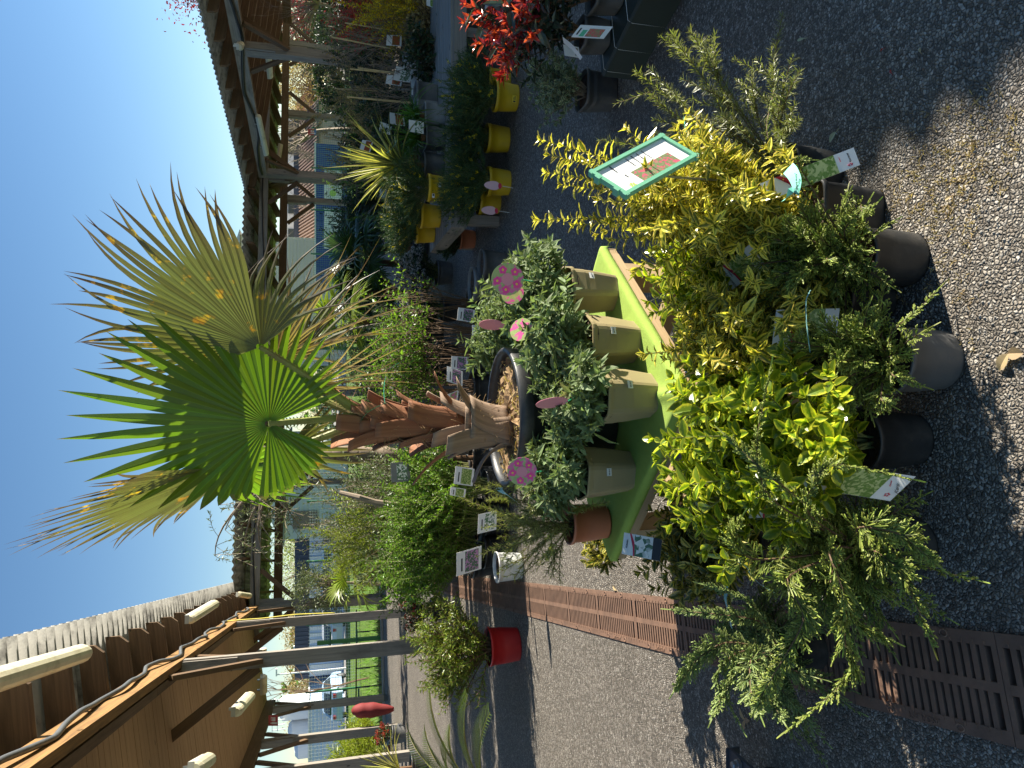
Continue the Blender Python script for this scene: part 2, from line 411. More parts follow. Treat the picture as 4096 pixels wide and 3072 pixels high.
def fan_leaf(mb, hub, axis, normal, R, rng, nseg=36, span=2.35, fused=.42, lf=None, droop=.12, wmul=1.0, split=.0, sag=None, mat=0, bend=0.0, rnd=None):
    """palmate leaf blade: pleated segments fused near the hub, free and tapering outside"""
    axis = nrm(axis); normal = nrm(np.asarray(normal)-np.dot(normal, axis)*axis); side = np.cross(axis, normal)
    th = np.linspace(-span, span, nseg); dth = 2*span/(nseg-1)
    for i, a in enumerate(th):
        l = R*(lf(a) if lf else (1-.28*(abs(a)/span)**2))*(1+rng.normal()*.025)
        fr = fused*R*(.85+.25*math.cos(a))*(1+rng.normal()*.05)
        rr = np.concatenate([np.linspace(.02*R, min(fr, l*.7), 4), np.linspace(min(fr, l*.7), l, 7)[1:]])
        d = axis*math.cos(a)+side*math.sin(a); tg = -axis*math.sin(a)+side*math.cos(a)
        w = np.minimum(rr, fr)*math.tan(dth/2)*wmul
        x = np.clip((rr-fr)/(l-fr), 0, 1); w = w*(1-x**1.7)+.0012*(1-x)
        pl = np.zeros((len(rr), 3)); kd = droop*(1+.8*rng.normal()*.4)
        tw = rng.normal()*.10*split
        z = -bend*rr*rr/R
        pl = hub+d*rr[:, None]+tg*(tw*x*x*l)[:, None]+normal*(z+rng.normal()*.02*x*x*l)[:, None]
        pl[:, 2] -= kd*l*x**2.2*(sag(a) if sag else 1.0)
        pleat = w*.35
        v = np.stack([pl-tg*w[:, None]-normal*pleat[:, None]*0, pl+normal*pleat[:, None], pl+tg*w[:, None]], 1)
        at = np.zeros((len(rr), 3, 3)); at[:, :, 0] = [-1, 0, 1]; at[:, :, 1] = (rr/l)[:, None]; at[..., 2] = (rng.random() if rnd is None else rnd+.2*rng.random())
        q = [(k*3+j, k*3+j+1, k*3+j+4, k*3+j+3) for k in range(len(rr)-1) for j in (0, 1)]
        mb.add(v.reshape(-1, 3), q, attr=at.reshape(-1, 3), mat=mat)
def clump_crown(rng, trunk_top, centre, radii, nclump, per, leaf, W, T=DIAM, sig=.16, hollow=.35, limb_r=.02, flatn=.6):
    lm, sm = MB(), MB(); radii = np.asarray(radii, float); centre = np.asarray(centre, float)
    d = nrm(rng.normal(size=(nclump, 3))); rr = hollow+(1-hollow)*rng.random(nclump)**.5
    cs = centre+d*radii*rr[:, None]
    for c in cs:
        mid = (np.asarray(trunk_top)+c)/2+rng.normal(size=3)*radii*.08
        tube(sm, bez(np.asarray(trunk_top, float), mid, c, 6), np.linspace(limb_r, limb_r*.15, 6), 4, cap=False)
        m = int(per*(.5+rng.random())); s = sig*(.6+.8*rng.random())
        p = c+rng.normal(size=(m, 3))*radii*s
        D = nrm(rng.normal(size=(m, 3))+nrm(c-centre)*.8); N = rng.normal(size=(m, 3))+V3(0, 0, flatn*2)
        sc = 1+rng.normal(size=m)*.25
        scatter(lm, p, D, N, leaf*sc, W*sc, T, rng, rnd=np.clip(rng.random(m)*.6+rng.random()*.4, 0, 1))
    return lm, sm
def bare_branch(rng, p, d, l, r, depth, out, up=.25):
    n = 5; pts = [np.asarray(p, float)]; dd = nrm(d)
    for i in range(n):
        dd = nrm(dd+rng.normal(size=3)*.12+V3(0, 0, up*.2)); pts.append(pts[-1]+dd*l/n)
    out.append((np.array(pts), r))
    if depth:
        for j in range(rng.integers(3, 5)):
            k = rng.integers(2, n+1); nd = nrm(nrm(pts[k]-pts[k-1])+rng.normal(size=3)*.55+V3(0, 0, up*.3))
            bare_branch(rng, pts[k], nd, l*(.5+.25*rng.random()), r*.55, depth-1, out, up)
def bare(rng, base, h, r, depth=3, n=1, spread=.1, up=.25):
    out = []
    for i in range(n):
        bare_branch(rng, np.asarray(base)+rng.normal(size=3)*[.03, .03, 0]*n**.3, V3(rng.normal()*spread, rng.normal()*spread, 1), h*(.7+.4*rng.random()), r, depth, out, up)
    mb = MB()
    for pl, rr in out: tube(mb, pl, np.linspace(rr, rr*.5, len(pl)), 4, cap=False)
    return mb, out

# ---- pots, cards ---------------------------------------------------------------------
def pot_mesh(parent, r, h, mat, shape='round', rim=.018, taper=.76, soil=None, notch=True, rng=None, k=36, soilmat=None, depth=.025):
    mb = MB(); t = taper; rw = .006
    lathe(mb, [(r*t*.2, .004), (r*t*.97, .004), (r*t, .0), (r*t, .006), (r*(t+(1-t)*.5), h*.5), (r-rw, h-rim), (r, h-rim+.001), (r+.001, h-rim*.4), (r+.0005, h), (r-.004, h+.001), (r-.006, h-.004), (r-.008, h-depth-.03)], k, shape)
    o = mb.build('pot', mat, parent, smooth=(shape != 'hex'))
    sm = MB(); rr = np.linspace(0, 1, 7); kk = 28; th = np.arange(kk)*2*np.pi/kk
    rg = rng or np.random.default_rng(3); s = sect(shape, kk)
    v = np.zeros((7, kk, 3)); v[..., :2] = s[None]*(rr[:, None, None]*(r-.0065))
    v[..., 2] = h-depth+rg.normal(size=(7, kk))*.004*(rr[:, None] < .99); v[0] = v[0].mean(0)
    i = np.arange(6)[:, None]*kk; j = np.arange(kk)[None]; j2 = (j+1) % kk
    sm.add(v.reshape(-1, 3), np.stack([i+j, i+j2, i+kk+j2, i+kk+j], -1).reshape(-1, 4))
    sm.build('soil', soilmat or M['soil'], parent)
    return o
class Card:
    """a flat card: o = lower-left corner, ex along the writing, ey up the card"""
    def __init__(s, parent, o, ex, ey, w, h, mat, name='label_tag', th=.0012):
        s.ex, s.ey = nrm(ex), nrm(ey); s.ez = nrm(np.cross(s.ex, s.ey))
        s.o = np.asarray(o, float); s.w, s.h, s.th = w, h, th
        mb = MB(); s.rect(mb, 0, 0, w, h, -th, th); s.ob = mb.build(name, mat, parent); s.parent = parent
    def rect(s, mb, x0, y0, x1, y1, z0, z1, mat=0):
        c = [(x, y, z) for x in (x0, x1) for y in (y0, y1) for z in (z0, z1)]
        v = np.array([s.o+a*s.ex+b*s.ey+d*s.ez for a, b, d in c])
        mb.add(v, BOXQ, attr=np.array(c)+np.array([0, 0, s.o[0]*3]), mat=mat)
    def patch(s, name, x0, y0, x1, y1, mat, lift=.0022):
        mb = MB(); s.rect(mb, x0*s.w, y0*s.h, x1*s.w, y1*s.h, s.th*.5, lift); return mb.build(name, mat, s.ob)
    def poly(s, name, pts, mat, lift=.0023):
        n = len(pts); v = [s.o+x*s.w*s.ex+y*s.h*s.ey+z*s.ez for z in (s.th*.5, lift) for x, y in pts]
        mb = MB(); a = [(x*s.w, y*s.h, 0) for z in (0, 1) for x, y in pts]
        tr = [(n, n+i, n+i+1) for i in range(1, n-1)]; q = [(i, (i+1) % n, n+(i+1) % n, n+i) for i in range(n)]
        mb.add(v, q, tr, a); return mb.build(name, mat, s.ob)
    def text(s, body, x, y, size, mat, ang=0.0):
        c, sn = math.cos(ang), math.sin(ang)
        return put_text(body, size, mat, s.o+x*s.w*s.ex+y*s.h*s.ey+.0024*s.ez, c*s.ex+sn*s.ey, -sn*s.ex+c*s.ey, s.ob)
def card_px(parent, tl, tr, bl, mat, **kw):
    """card from three corners given as (ix, iy, depth)"""
    a, b, c = (P(*x)-np.array(parent.location if parent else (0, 0, 0)) for x in (tl, tr, bl))
    ex, ey = b-a, a-c
    return Card(parent, c, ex, ey, np.linalg.norm(ex), np.linalg.norm(ey), mat, **kw)
M = {}
def build_materials():
    M['soil'] = m_plain('soil', (.075, .048, .03), .95, .6, 90, .8)
    M['bark_mulch'] = m_plain('bark_mulch', (.30, .19, .09), .9, .7, 120, .9)
    M['blackpot'] = m_plain('black_plastic', (.022, .023, .024), .45, .3, 30, .1, dirt=(.06, .055, .05))
    M['greypot'] = m_plain('grey_plastic', (.075, .078, .08), .5, .2, 30, .1, dirt=(.12, .11, .1))
    M['greylight'] = m_plain('light_grey_plastic', (.17, .18, .185), .5, .2, 30, .1, dirt=(.2, .19, .18))
    M['tanpot'] = m_plain('tan_plastic', (.29, .235, .125), .42, .08, 12, .05, dirt=(.26, .21, .12))
    M['terra'] = m_plain('terracotta_plastic', (.42, .135, .065), .5, .12, 15, .06)
    M['yellowpot'] = m_plain('yellow_plastic', (.52, .34, .01), .45, .1, 15, .05, dirt=(.45, .30, .03))
    M['redpot'] = m_plain('red_plastic', (.40, .012, .012), .45, .1, 15, .05)
    M['whitepot'] = m_plain('white_plastic', (.62, .62, .6), .45, .1, 15, .05, dirt=(.4, .4, .36))
    M['white'] = m_plain('white_card', (.72, .72, .70), .45, .04, 30, .02)
    M['print'] = m_plain('black_ink', (.02, .02, .022), .5, .0)
    M['redink'] = m_plain('crimson_ink', (.55, .02, .06), .5, .05)
    M['tagblue'] = m_plain('pale_blue_strip', (.28, .58, .58), .45, .06, 20, .02)
    M['taggreen'] = m_plain('green_strip', (.05, .42, .22), .45, .06, 20, .02)
    M['photo_green'] = m_photo('print_of_leaves', (.03, .09, .01), (.22, .36, .06), (.45, .5, .2), 190)
    M['photo_pink'] = m_photo('print_of_pink_flowers', (.16, .22, .05), (.46, .52, .20), (.62, .10, .28), 90, .56, .62)
    M['photo_white'] = m_photo('print_of_white_flowers', (.03, .08, .04), (.12, .25, .12), (.75, .75, .7), 90, .45, .55)
    M['photo_red'] = m_photo('print_of_red_foliage', (.05, .06, .02), (.30, .22, .06), (.45, .04, .03), 160, .45, .6)
    M['photo_mauve'] = m_photo('print_of_mauve_flowers', (.02, .06, .05), (.10, .22, .12), (.45, .22, .42), 110, .52, .6)
    M['pinkcard'] = m_plain('pink_card', (.62, .22, .28), .45, .08)
    M['palepink'] = m_plain('pale_pink_card', (.72, .45, .47), .45, .08)
    M['stem'] = m_plain('green_stem', (.16, .17, .05), .7, .3, 60, .2)
    M['brownstem'] = m_plain('brown_stem', (.12, .07, .035), .8, .35, 60, .3)
    M['greystem'] = m_plain('grey_twig', (.22, .17, .12), .85, .35, 60, .3)
    M['bark'] = m_wood('gnarled_bark', (.34, .26, .18), (.16, .115, .08), stain=.7, bump=1.0)
    # foliage
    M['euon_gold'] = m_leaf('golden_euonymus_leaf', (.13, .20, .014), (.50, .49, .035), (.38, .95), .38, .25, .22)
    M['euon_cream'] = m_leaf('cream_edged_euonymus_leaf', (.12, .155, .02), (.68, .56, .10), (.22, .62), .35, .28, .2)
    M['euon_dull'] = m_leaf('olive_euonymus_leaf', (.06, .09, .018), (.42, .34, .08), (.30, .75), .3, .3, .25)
    M['cistus'] = m_leaf('rockrose_leaf', (.165, .215, .10), None, transl=.28, rough=.6, var=.3, spec=.25, mottle=(40, .68, .78, (.35, .16, .02)))
    M['juniper'] = m_leaf('juniper_twig', (.085, .12, .024), None, transl=.25, rough=.55, var=.35, tip=(.45, 1.05, (.36, .41, .075)))
    M['juniper_blue'] = m_leaf('bluish_juniper_twig', (.085, .125, .045), None, transl=.22, rough=.55, var=.3, tip=(.45, 1.1, (.33, .40, .11)))
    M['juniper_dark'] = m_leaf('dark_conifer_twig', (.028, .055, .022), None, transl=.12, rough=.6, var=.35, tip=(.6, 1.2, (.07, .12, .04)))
    M['grevillea'] = m_leaf('grevillea_needle', (.15, .175, .045), None, transl=.3, rough=.4, var=.3, tip=(.3, 1.1, (.38, .37, .12)))
    M['photinia_red'] = m_leaf('red_photinia_leaf', (.34, .028, .022), None, transl=.35, rough=.2, var=.4, spec=.8)
    M['photinia_dark'] = m_leaf('dark_photinia_leaf', (.04, .065, .045), None, transl=.15, rough=.25, var=.4, tip=(.6, 1.2, (.10, .06, .05)), spec=.7)
    M['pitto'] = m_leaf('pale_edged_leaf', (.10, .15, .08), (.40, .44, .28), (.5, .95), .2, .4, .25)
    M['broom'] = m_leaf('broom_twig', (.035, .075, .02), None, transl=.15, rough=.55, var=.35, tip=(.7, 1.2, (.12, .19, .04)))
    M['yellowflower'] = m_leaf('yellow_blossom', (.62, .46, .01), None, transl=.3, rough=.6, var=.2)
    M['olive'] = m_leaf('olive_leaf', (.12, .145, .065), None, transl=.18, rough=.45, var=.45, spec=.5)
    M['fresh'] = m_leaf('fresh_green_leaf', (.13, .22, .025), None, transl=.4, rough=.38, var=.4)
    M['midgreen'] = m_leaf('mid_green_leaf', (.08, .14, .022), None, transl=.32, rough=.38, var=.45)
    M['yellowgreen'] = m_leaf('yellow_green_leaf', (.22, .26, .025), None, transl=.35, rough=.4, var=.4)
    M['bottle'] = m_leaf('bottlebrush_leaf', (.11, .16, .022), None, transl=.3, rough=.35, var=.4, tip=(.5, 1.2, (.36, .32, .03)))
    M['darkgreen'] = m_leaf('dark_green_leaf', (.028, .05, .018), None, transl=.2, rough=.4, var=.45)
    M['viburnum'] = m_leaf('whitish_blossom', (.42, .38, .37), None, transl=.2, rough=.7, var=.3)
    M['purple'] = m_leaf('purple_leaf', (.16, .015, .035), None, transl=.4, rough=.4, var=.4)
    M['redshoot'] = m_leaf('red_shoot_leaf', (.42, .035, .03), None, transl=.35, rough=.4, var=.4)
    M['forsythia'] = m_leaf('forsythia_blossom', (.50, .33, .008), None, transl=.3, rough=.6, var=.3)
    M['yucca'] = m_leaf('striped_strap_leaf', (.13, .15, .05), (.50, .44, .12), (.45, .8), .25, .35, .25)
    M['strap'] = m_leaf('glossy_strap_leaf', (.075, .15, .02), None, transl=.28, rough=.3, var=.35)
    M['palm_green'] = m_leaf('palm_blade', (.105, .175, .014), None, transl=.52, rough=.33, var=.14, tip=(.93, 1.0, (.20, .15, .08)), spec=.5)
    M['palm_old'] = m_leaf('aging_palm_blade', (.11, .115, .04), None, transl=.26, rough=.45, var=.3, tip=(.55, .95, (.10, .06, .045)), mottle=(14, .60, .66, (.42, .24, .03)))
    M['palm_dry'] = m_leaf('dry_palm_blade', (.34, .24, .13), None, transl=.25, rough=.7, var=.35, tip=(.5, 1.0, (.22, .13, .08)), mottle=(11, .56, .62, (.38, .30, .04)))
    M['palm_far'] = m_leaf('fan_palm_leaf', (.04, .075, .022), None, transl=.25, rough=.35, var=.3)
    M['palm_lit'] = m_leaf('sunlit_fan_palm_leaf', (.17, .22, .03), None, transl=.4, rough=.35, var=.3)  # lighter copy of the fan palm leaf, sunlight painted into its colour
    M['cycad'] = m_leaf('cycad_leaflet', (.07, .10, .015), None, transl=.25, rough=.3, var=.3)
    M['petiole'] = m_plain('petiole', (.20, .22, .05), .45, .25, 25, .1, dirt=(.16, .09, .04))
    M['boot'] = m_wood('old_leaf_base', (.36, .165, .08), (.17, .065, .035), stain=.25, rough=.75, bump=.5)
    M['boot_grey'] = m_wood('weathered_leaf_base', (.36, .26, .18), (.20, .13, .09), stain=.2, rough=.8, bump=.5)
    M['fibre'] = m_plain('palm_fibre', (.16, .085, .04), .95, .5, 120, .9)
    # timber, metal, roof
    M['wood_grey'] = m_wood('weathered_timber', (.36, .32, .27), (.20, .175, .15), stain=.45)
    M['wood_brown'] = m_wood('brown_timber', (.20, .125, .07), (.10, .06, .035), stain=.35)
    M['wood_warm'] = m_wood('warm_boards', (.56, .36, .19), (.40, .24, .12), stain=.12)
    M['wood_orange'] = m_wood('orange_timber', (.40, .22, .075), (.16, .09, .04), stain=.45)
    M['wood_pale'] = m_wood('pale_pine', (.50, .36, .20), (.34, .23, .12), stain=.08)
    M['cement'] = m_plain('lichened_cement_sheet', (.34, .33, .30), .9, .25, 9, .3, dirt=(.055, .052, .048))
    M['cable'] = m_plain('grey_cable', (.10, .105, .11), .5, .2)
    M['blackcable'] = m_plain('black_cable', (.015, .015, .016), .5, .2)
    M['conduit_yellow'] = m_plain('yellow_hose', (.62, .52, .08), .5, .1)
    M['lampbody'] = m_plain('aged_lamp_cover', (.66, .60, .42), .3, .10, 12, .03, dirt=(.42, .36, .22))
    M['lampbase'] = m_plain('lamp_base', (.45, .44, .38), .5, .1)
    M['steel'] = m_plain('galvanised_steel', (.35, .36, .37), .4, .2, 20, .1, .8)
    M['darksteel'] = m_plain('dark_painted_steel', (.055, .06, .068), .45, .2, 20, .1)
    M['signred'] = m_plain('sign_red', (.42, .03, .03), .45, .08)
    M['signblue'] = m_plain('sign_blue', (.08, .22, .45), .45, .08)
    M['grate'] = m_plain('rusty_grate', (.20, .115, .075), .75, .4, 14, .35, dirt=(.11, .065, .045))
    M['cloth'] = m_plain('green_felt', (.29, .41, .085), .95, .12, 60, .5, spec=.1)
    M['darkcloth'] = m_plain('dark_green_cover', (.02, .032, .028), .55, .2, 10, .2)
    M['thread'] = m_plain('white_stitching', (.55, .55, .52), .8, .0)
    M['signgreen'] = m_plain('mint_plastic', (.16, .42, .27), .35, .06)
    M['paper'] = m_plain('paper', (.74, .74, .72), .6, .03)
    M['logo_green'] = m_plain('lime_ink', (.42, .60, .10), .5, .05)
    M['redwrap'] = m_plain('red_sheet', (.17, .014, .014), .75, .25, 8, .4)
    M['fencegreen'] = m_plain('green_fence_paint', (.03, .14, .065), .5, .15)
    M['fencewire'] = m_plain('galvanised_wire', (.55, .57, .55), .5, .1)
    M['fencewire_green'] = m_plain('green_wire', (.10, .24, .17), .5, .1)
    M['rackgreen'] = m_plain('green_square_tube', (.06, .22, .05), .5, .15)
    M['skip_blue'] = m_plain('blue_paint', (.02, .05, .26), .5, .2, 3, .1)
    M['creamclad'] = m_plain('cream_cladding', (.58, .54, .44), .6, .06, 2, .05)
    M['greyclad'] = m_plain('grey_blue_cladding', (.42, .46, .50), .6, .06, 2, .05)
    M['whitewall'] = m_plain('white_render', (.72, .72, .72), .8, .06, 2, .1)
    M['whiteblue'] = m_plain('pale_blue_panel', (.40, .52, .70), .5, .08, 2, .05)
    M['slate'] = m_plain('dark_slate_cladding', (.055, .065, .095), .6, .2, 2, .1)
    M['rooftile'] = m_plain('brown_roof_tile', (.20, .13, .10), .85, .3, 6, .4)
    M['rooforange'] = m_plain('orange_roof_tile', (.50, .24, .12), .85, .25, 6, .4)
    M['beige'] = m_plain('beige_render', (.48, .40, .30), .85, .1, 3, .1)
    M['glass'] = m_plain('dark_window', (.03, .04, .05), .08, .1)
    M['carwhite'] = m_plain('white_car_paint', (.66, .67, .68), .25, .03)
    M['carred'] = m_plain('red_car_paint', (.40, .03, .03), .25, .03)
    M['carblue'] = m_plain('pale_blue_car_paint', (.35, .47, .60), .25, .03)
    M['rubber'] = m_plain('rubber', (.02, .02, .02), .8, .1)
    M['bamboo'] = m_plain('bamboo_cane', (.50, .36, .16), .6, .25, 20, .1)
    M['grass'] = m_leaf('grass_blade', (.13, .24, .03), None, transl=.35, rough=.5, var=.35)
    M['drygrass'] = m_leaf('dry_weed', (.34, .25, .11), None, transl=.25, rough=.8, var=.3)
    M['deadleaf'] = m_leaf('fallen_leaf', (.42, .31, .17), None, transl=.2, rough=.7, var=.2)
    M['paleleaf'] = m_leaf('pale_fallen_leaf', (.40, .42, .28), None, transl=.2, rough=.6, var=.1)
    M['bareleaf'] = m_leaf('spring_bud_leaf', (.30, .22, .10), None, transl=.3, rough=.6, var=.4)
    # exposed aggregate
    n = NT('exposed_aggregate'); co = n.coord()
    warp = n.n('ShaderNodeTexNoise'); warp.inputs['Scale'].default_value = 55; n.l(co, warp.inputs['Vector'])
    vm = n.n('ShaderNodeVectorMath', operation='MULTIPLY_ADD'); n.l(warp.outputs['Color'], vm.inputs[0]); vm.inputs[1].default_value = (.009, .009, .009); n.l(co, vm.inputs[2])
    def cells(scale):
        v = n.n('ShaderNodeTexVoronoi', feature='F1'); v.inputs['Scale'].default_value = scale; v.inputs['Randomness'].default_value = 1; n.l(vm.outputs[0], v.inputs['Vector'])
        e = n.n('ShaderNodeTexVoronoi', feature='DISTANCE_TO_EDGE'); e.inputs['Scale'].default_value = scale; n.l(vm.outputs[0], e.inputs['Vector'])
        k = n.n('ShaderNodeSeparateColor'); n.l(v.outputs['Color'], k.inputs[0]); return k.outputs, e.outputs['Distance']
    k1, e1 = cells(105); k2, e2 = cells(210)
    stone = n.ramp(k1[0], [(0, (.085, .075, .063)), (.35, (.18, .162, .138)), (.7, (.32, .288, .243)), (.93, (.48, .44, .38)), (1, (.6, .56, .5))])
    stone = n.mix(n.math('MULTIPLY', k1[1], .3), stone, (.26, .19, .13))
    gap = n.ramp(e1, [(.02, (0, 0, 0)), (.16, (1, 1, 1))])
    fill = n.ramp(k2[0], [(0, (.025, .023, .02)), (1, (.13, .115, .095))])
    big = n.noise(co, 1.1, 5, .6)
    c = n.mix(gap, fill, stone)
    c = n.mix(n.ramp(big, [(.35, (.0, 0, 0)), (.75, (.38, .38, .38))]), c, (.09, .075, .055), 'MIX')
    h = n.math('ADD', n.ramp(e1, [(0, (0, 0, 0)), (.3, (1, 1, 1))]), n.math('MULTIPLY', e2, .5))
    M['asphalt'] = n.done(n.bsdf(c, .7, n.bump(h, .9, .006), .35))
    n = NT('grass_ground'); co = n.coord()
    f = n.noise(co, 1.4, 8, .7); g = n.noise(co, 30, 4, .7)
    c = n.ramp(f, [(.3, (.10, .17, .025)), (.5, (.15, .25, .035)), (.68, (.21, .24, .06)), (.8, (.26, .20, .10))])
    c = n.mix(n.math('MULTIPLY', g, .6), c, (.05, .09, .015))
    M['turf'] = n.done(n.bsdf(c, .9, n.bump(g, .8, .03), .2))
    M['path'] = m_plain('pale_gravel_path', (.36, .33, .29), .9, .2, 30, .3)

def corrugated(mb, o, along, out, L, W, z0, slope, amp=.022, wl=.177, step=8, mat=0, th=.006):
    """wavy sheet: ridges run down the slope (out), waves repeat along"""
    n = int(L/wl*step)+1; s = np.linspace(0, L, n); w = amp*np.cos(2*np.pi*s/wl)
    along, out = np.append(along, 0), np.append(out, 0)
    rows = np.linspace(0, W, 3); pts = []
    for dz in (0, -th):
        for r in rows: pts.append(np.asarray(o)+along*s[:, None]+out*r+V3(0, 0, 1)*(z0-slope*r+w+dz)[:, None])
    v = np.concatenate(pts); q = []
    i = np.arange(n-1)
    for a, b in ((0, 1), (1, 2)): q.append(np.stack([a*n+i, a*n+i+1, b*n+i+1, b*n+i], -1))
    for a, b in ((3, 4), (4, 5)): q.append(np.stack([a*n+i, b*n+i, b*n+i+1, a*n+i+1], -1))
    for a, b in ((0, 3), (5, 2)): q.append(np.stack([a*n+i, b*n+i, b*n+i+1, a*n+i+1], -1))
    mb.add(v, np.concatenate(q), mat=mat)

def canopy(name, label, p0, along, out, L, front, back, W=2.15, zb=3.1, slope=.17, eave=.65, post_w=.15, rng=None, ceiling=False, rafter_gap=.8, skip_back=(), raf_off=.2, gap_front=True):
    """lean-to of posts, twin beams, rafters and corrugated sheets. p0 + s*along is the courtyard-side beam line"""
    t = thing(name, label, 'canopy'); p0 = np.append(np.asarray(p0, float), 0); A = np.append(nrm(along), 0); O = np.append(nrm(out), 0)
    zr = zb+.19
    def br(mb, p, q, w=.09): beam(mb, p, q, w*.55, w*1.2, rnd=rng.random())
    for row, off, zt in ((front, 0.0, zb-.22), (back, W, zb-slope*W-.22)):
        for s in row:
            b = p0+A*s+O*off; mb = MB()
            beam(mb, b+V3(0, 0, .08), b+V3(0, 0, zt), post_w, post_w, up=A, rnd=rng.random())
            for k in (-1, 1): beam(mb, b+O*0+A*k*(post_w/2+.028)+V3(0, 0, zt-.55), b+A*k*(post_w/2+.028)+V3(0, 0, zt-.002), .05, post_w*.8, up=O, rnd=rng.random())
            po = mb.build('post', M['wood_grey'] if off == 0 else M['wood_grey'], t)
            mb = MB(); box(mb, b+V3(0, 0, .04), (.11, .11, .085)); mb.build('post_shoe', M['darksteel'], po)
            for k in (-1, 1):
                mb = MB(); br(mb, b+A*k*(post_w*.4+.05)+V3(0, 0, zt-.78), b+A*k*.8+V3(0, 0, zt-.01)); mb.build('brace', M['wood_brown'], po)
            if off == 0:
                mb = MB(); br(mb, b+O*(post_w*.5)+V3(0, 0, zt-.75), b+O*.75+V3(0, 0, zb-slope*.75+.10)); mb.build('brace', M['wood_brown'], po)
    for off, z, m in ((-.045, zb-.11, 'wood_grey'), (.045, zb-.112, 'wood_brown'), (W, zb-slope*W-.11, 'wood_brown')):
        n = max(1, int(L/5)); e = np.linspace(0, L, n+1)
        for i in range(n):
            mb = MB(); beam(mb, p0+A*(e[i]+.003)+O*off+V3(0, 0, z), p0+A*(e[i+1]-.003)+O*off+V3(0, 0, z), .075 if off < 1 else .1, .22, rnd=rng.random())
            mb.build('beam', M['wood_orange'] if (off < 0 and ceiling) else M[m], t)
    rm = MB(); e0, e1 = -eave+.2, W+.35
    pts = [(e0, -.19), (e0+.05, -.19), (e1, -.19), (e1, -.004), (e0, -.004), (e0, -.13)]
    pts = [(e0, -.005), (e0, -.12), (e0+.06, -.185), (e1, -.185), (e1, -.005)]
    n = len(pts); v = []
    for k in (-.03, .03): v += [A*k+O*x+V3(0, 0, zr-slope*x+z) for x, z in pts]
    v = np.array(v); at = np.array([[k, z, x] for k in (-.03, .03) for x, z in pts])
    rm.add(v, [(i, (i+1) % n, n+(i+1) % n, n+i) for i in range(n)], [(0, i+1, i) for i in range(1, n-1)]+[(n, n+i, n+i+1) for i in range(1, n-1)], at)
    me = rm.mesh('rafter', M['wood_brown'])
    s = raf_off; first = True
    while s < L:
        o = link('rafter', me, t, p0+A*(s+rng.normal()*.02)); s += rafter_gap
    if ceiling:
        cm = MB(); s = 0.0
        while s < L:
            w = .13+.03*rng.random()
            for x0, x1 in ((.12, W+.30),):
                a, b = O*x0+V3(0, 0, zr-slope*x0-.205), O*x1+V3(0, 0, zr-slope*x1-.205)
                beam(cm, p0+A*(s+w/2)+a, p0+A*(s+w/2)+b, w-.009, .016+.006*rng.random(), rnd=rng.random())
            s += w
        cm.build('ceiling_boards', M['wood_warm'], t)
    for off in (.25, 1.3, W):
        mb = MB(); beam(mb, p0+O*off+V3(0, 0, zr-slope*off-.0)+A*0, p0+O*off+A*L+V3(0, 0, zr-slope*off-.0), .05, .008); mb.build('batten', M['wood_brown'], t)
    mb = MB(); corrugated(mb, p0-O*eave, A[:2], O[:2], L, W+eave+.55, zr+slope*eave+.035, slope)
    mb.build('roof_sheet', M['cement'], t, smooth=True)
    return t, p0, A, O, zr

def strip_light(label, p, q, group='strip lights under the canopies', up=(0, 0, 1)):
    p, q = np.asarray(p, float), np.asarray(q, float); d = q-p; L = np.linalg.norm(d); fr = frame(d, up)
    t = thing('strip_light', label, 'strip light', tuple((p+q)/2), group=group)
    mb = MB(); box(mb, (0, 0, 0), (.10, .045, L), fr)
    mb.build('lamp_base', M['lampbase'], t)
    mb = MB(); n = 9; th = np.linspace(np.pi, 2*np.pi, n); st = np.array([-.5, -.487, -.46, .46, .487, .5])*L; sc = [.55, .9, 1, 1, .9, .55]
    v = np.array([[x*.062*c, x*.075*c-.018, z] for z, c in zip(st, sc) for x, _ in [(1, 0)] for x in [1]] ) if False else None
    V = []
    for z, c in zip(st, sc):
        for a in th: V.append((math.cos(a)*.062*c, math.sin(a)*.078*c-.0235, z))
    V = np.array(V); m = len(st)
    q4 = [(i*n+j, i*n+j+1, i*n+n+j+1, i*n+n+j) for i in range(m-1) for j in range(n-1)]+[(i*n, i*n+n, i*n+n+n-1, i*n+n-1) for i in range(m-1)]
    tr = [(0, j+1, j) for j in range(1, n-1)]+[((m-1)*n, (m-1)*n+j, (m-1)*n+j+1) for j in range(1, n-1)]
    mb.add(V@fr, q4, tr); mb.build('lamp_cover', M['lampbody'], t, smooth=False)
    mb = MB(); box(mb, fr[2]*(L/2+.02), (.03, .03, .05), fr); mb.build('cable_gland', M['lampbase'], t)
    for k in (-.3, .3):
        mb = MB(); box(mb, fr[2]*L*k+fr[1]*.05, (.03, .055, .02), fr); mb.build('bracket', M['steel'], t)
    return t
RNG = lambda s: np.random.default_rng(s)
build_materials()
A2 = nrm(V3(-.2355, 1, 0))[:2]      # the courtyard's long direction, away from the camera
B2 = V3(A2[1], -A2[0])              # across it, to the right

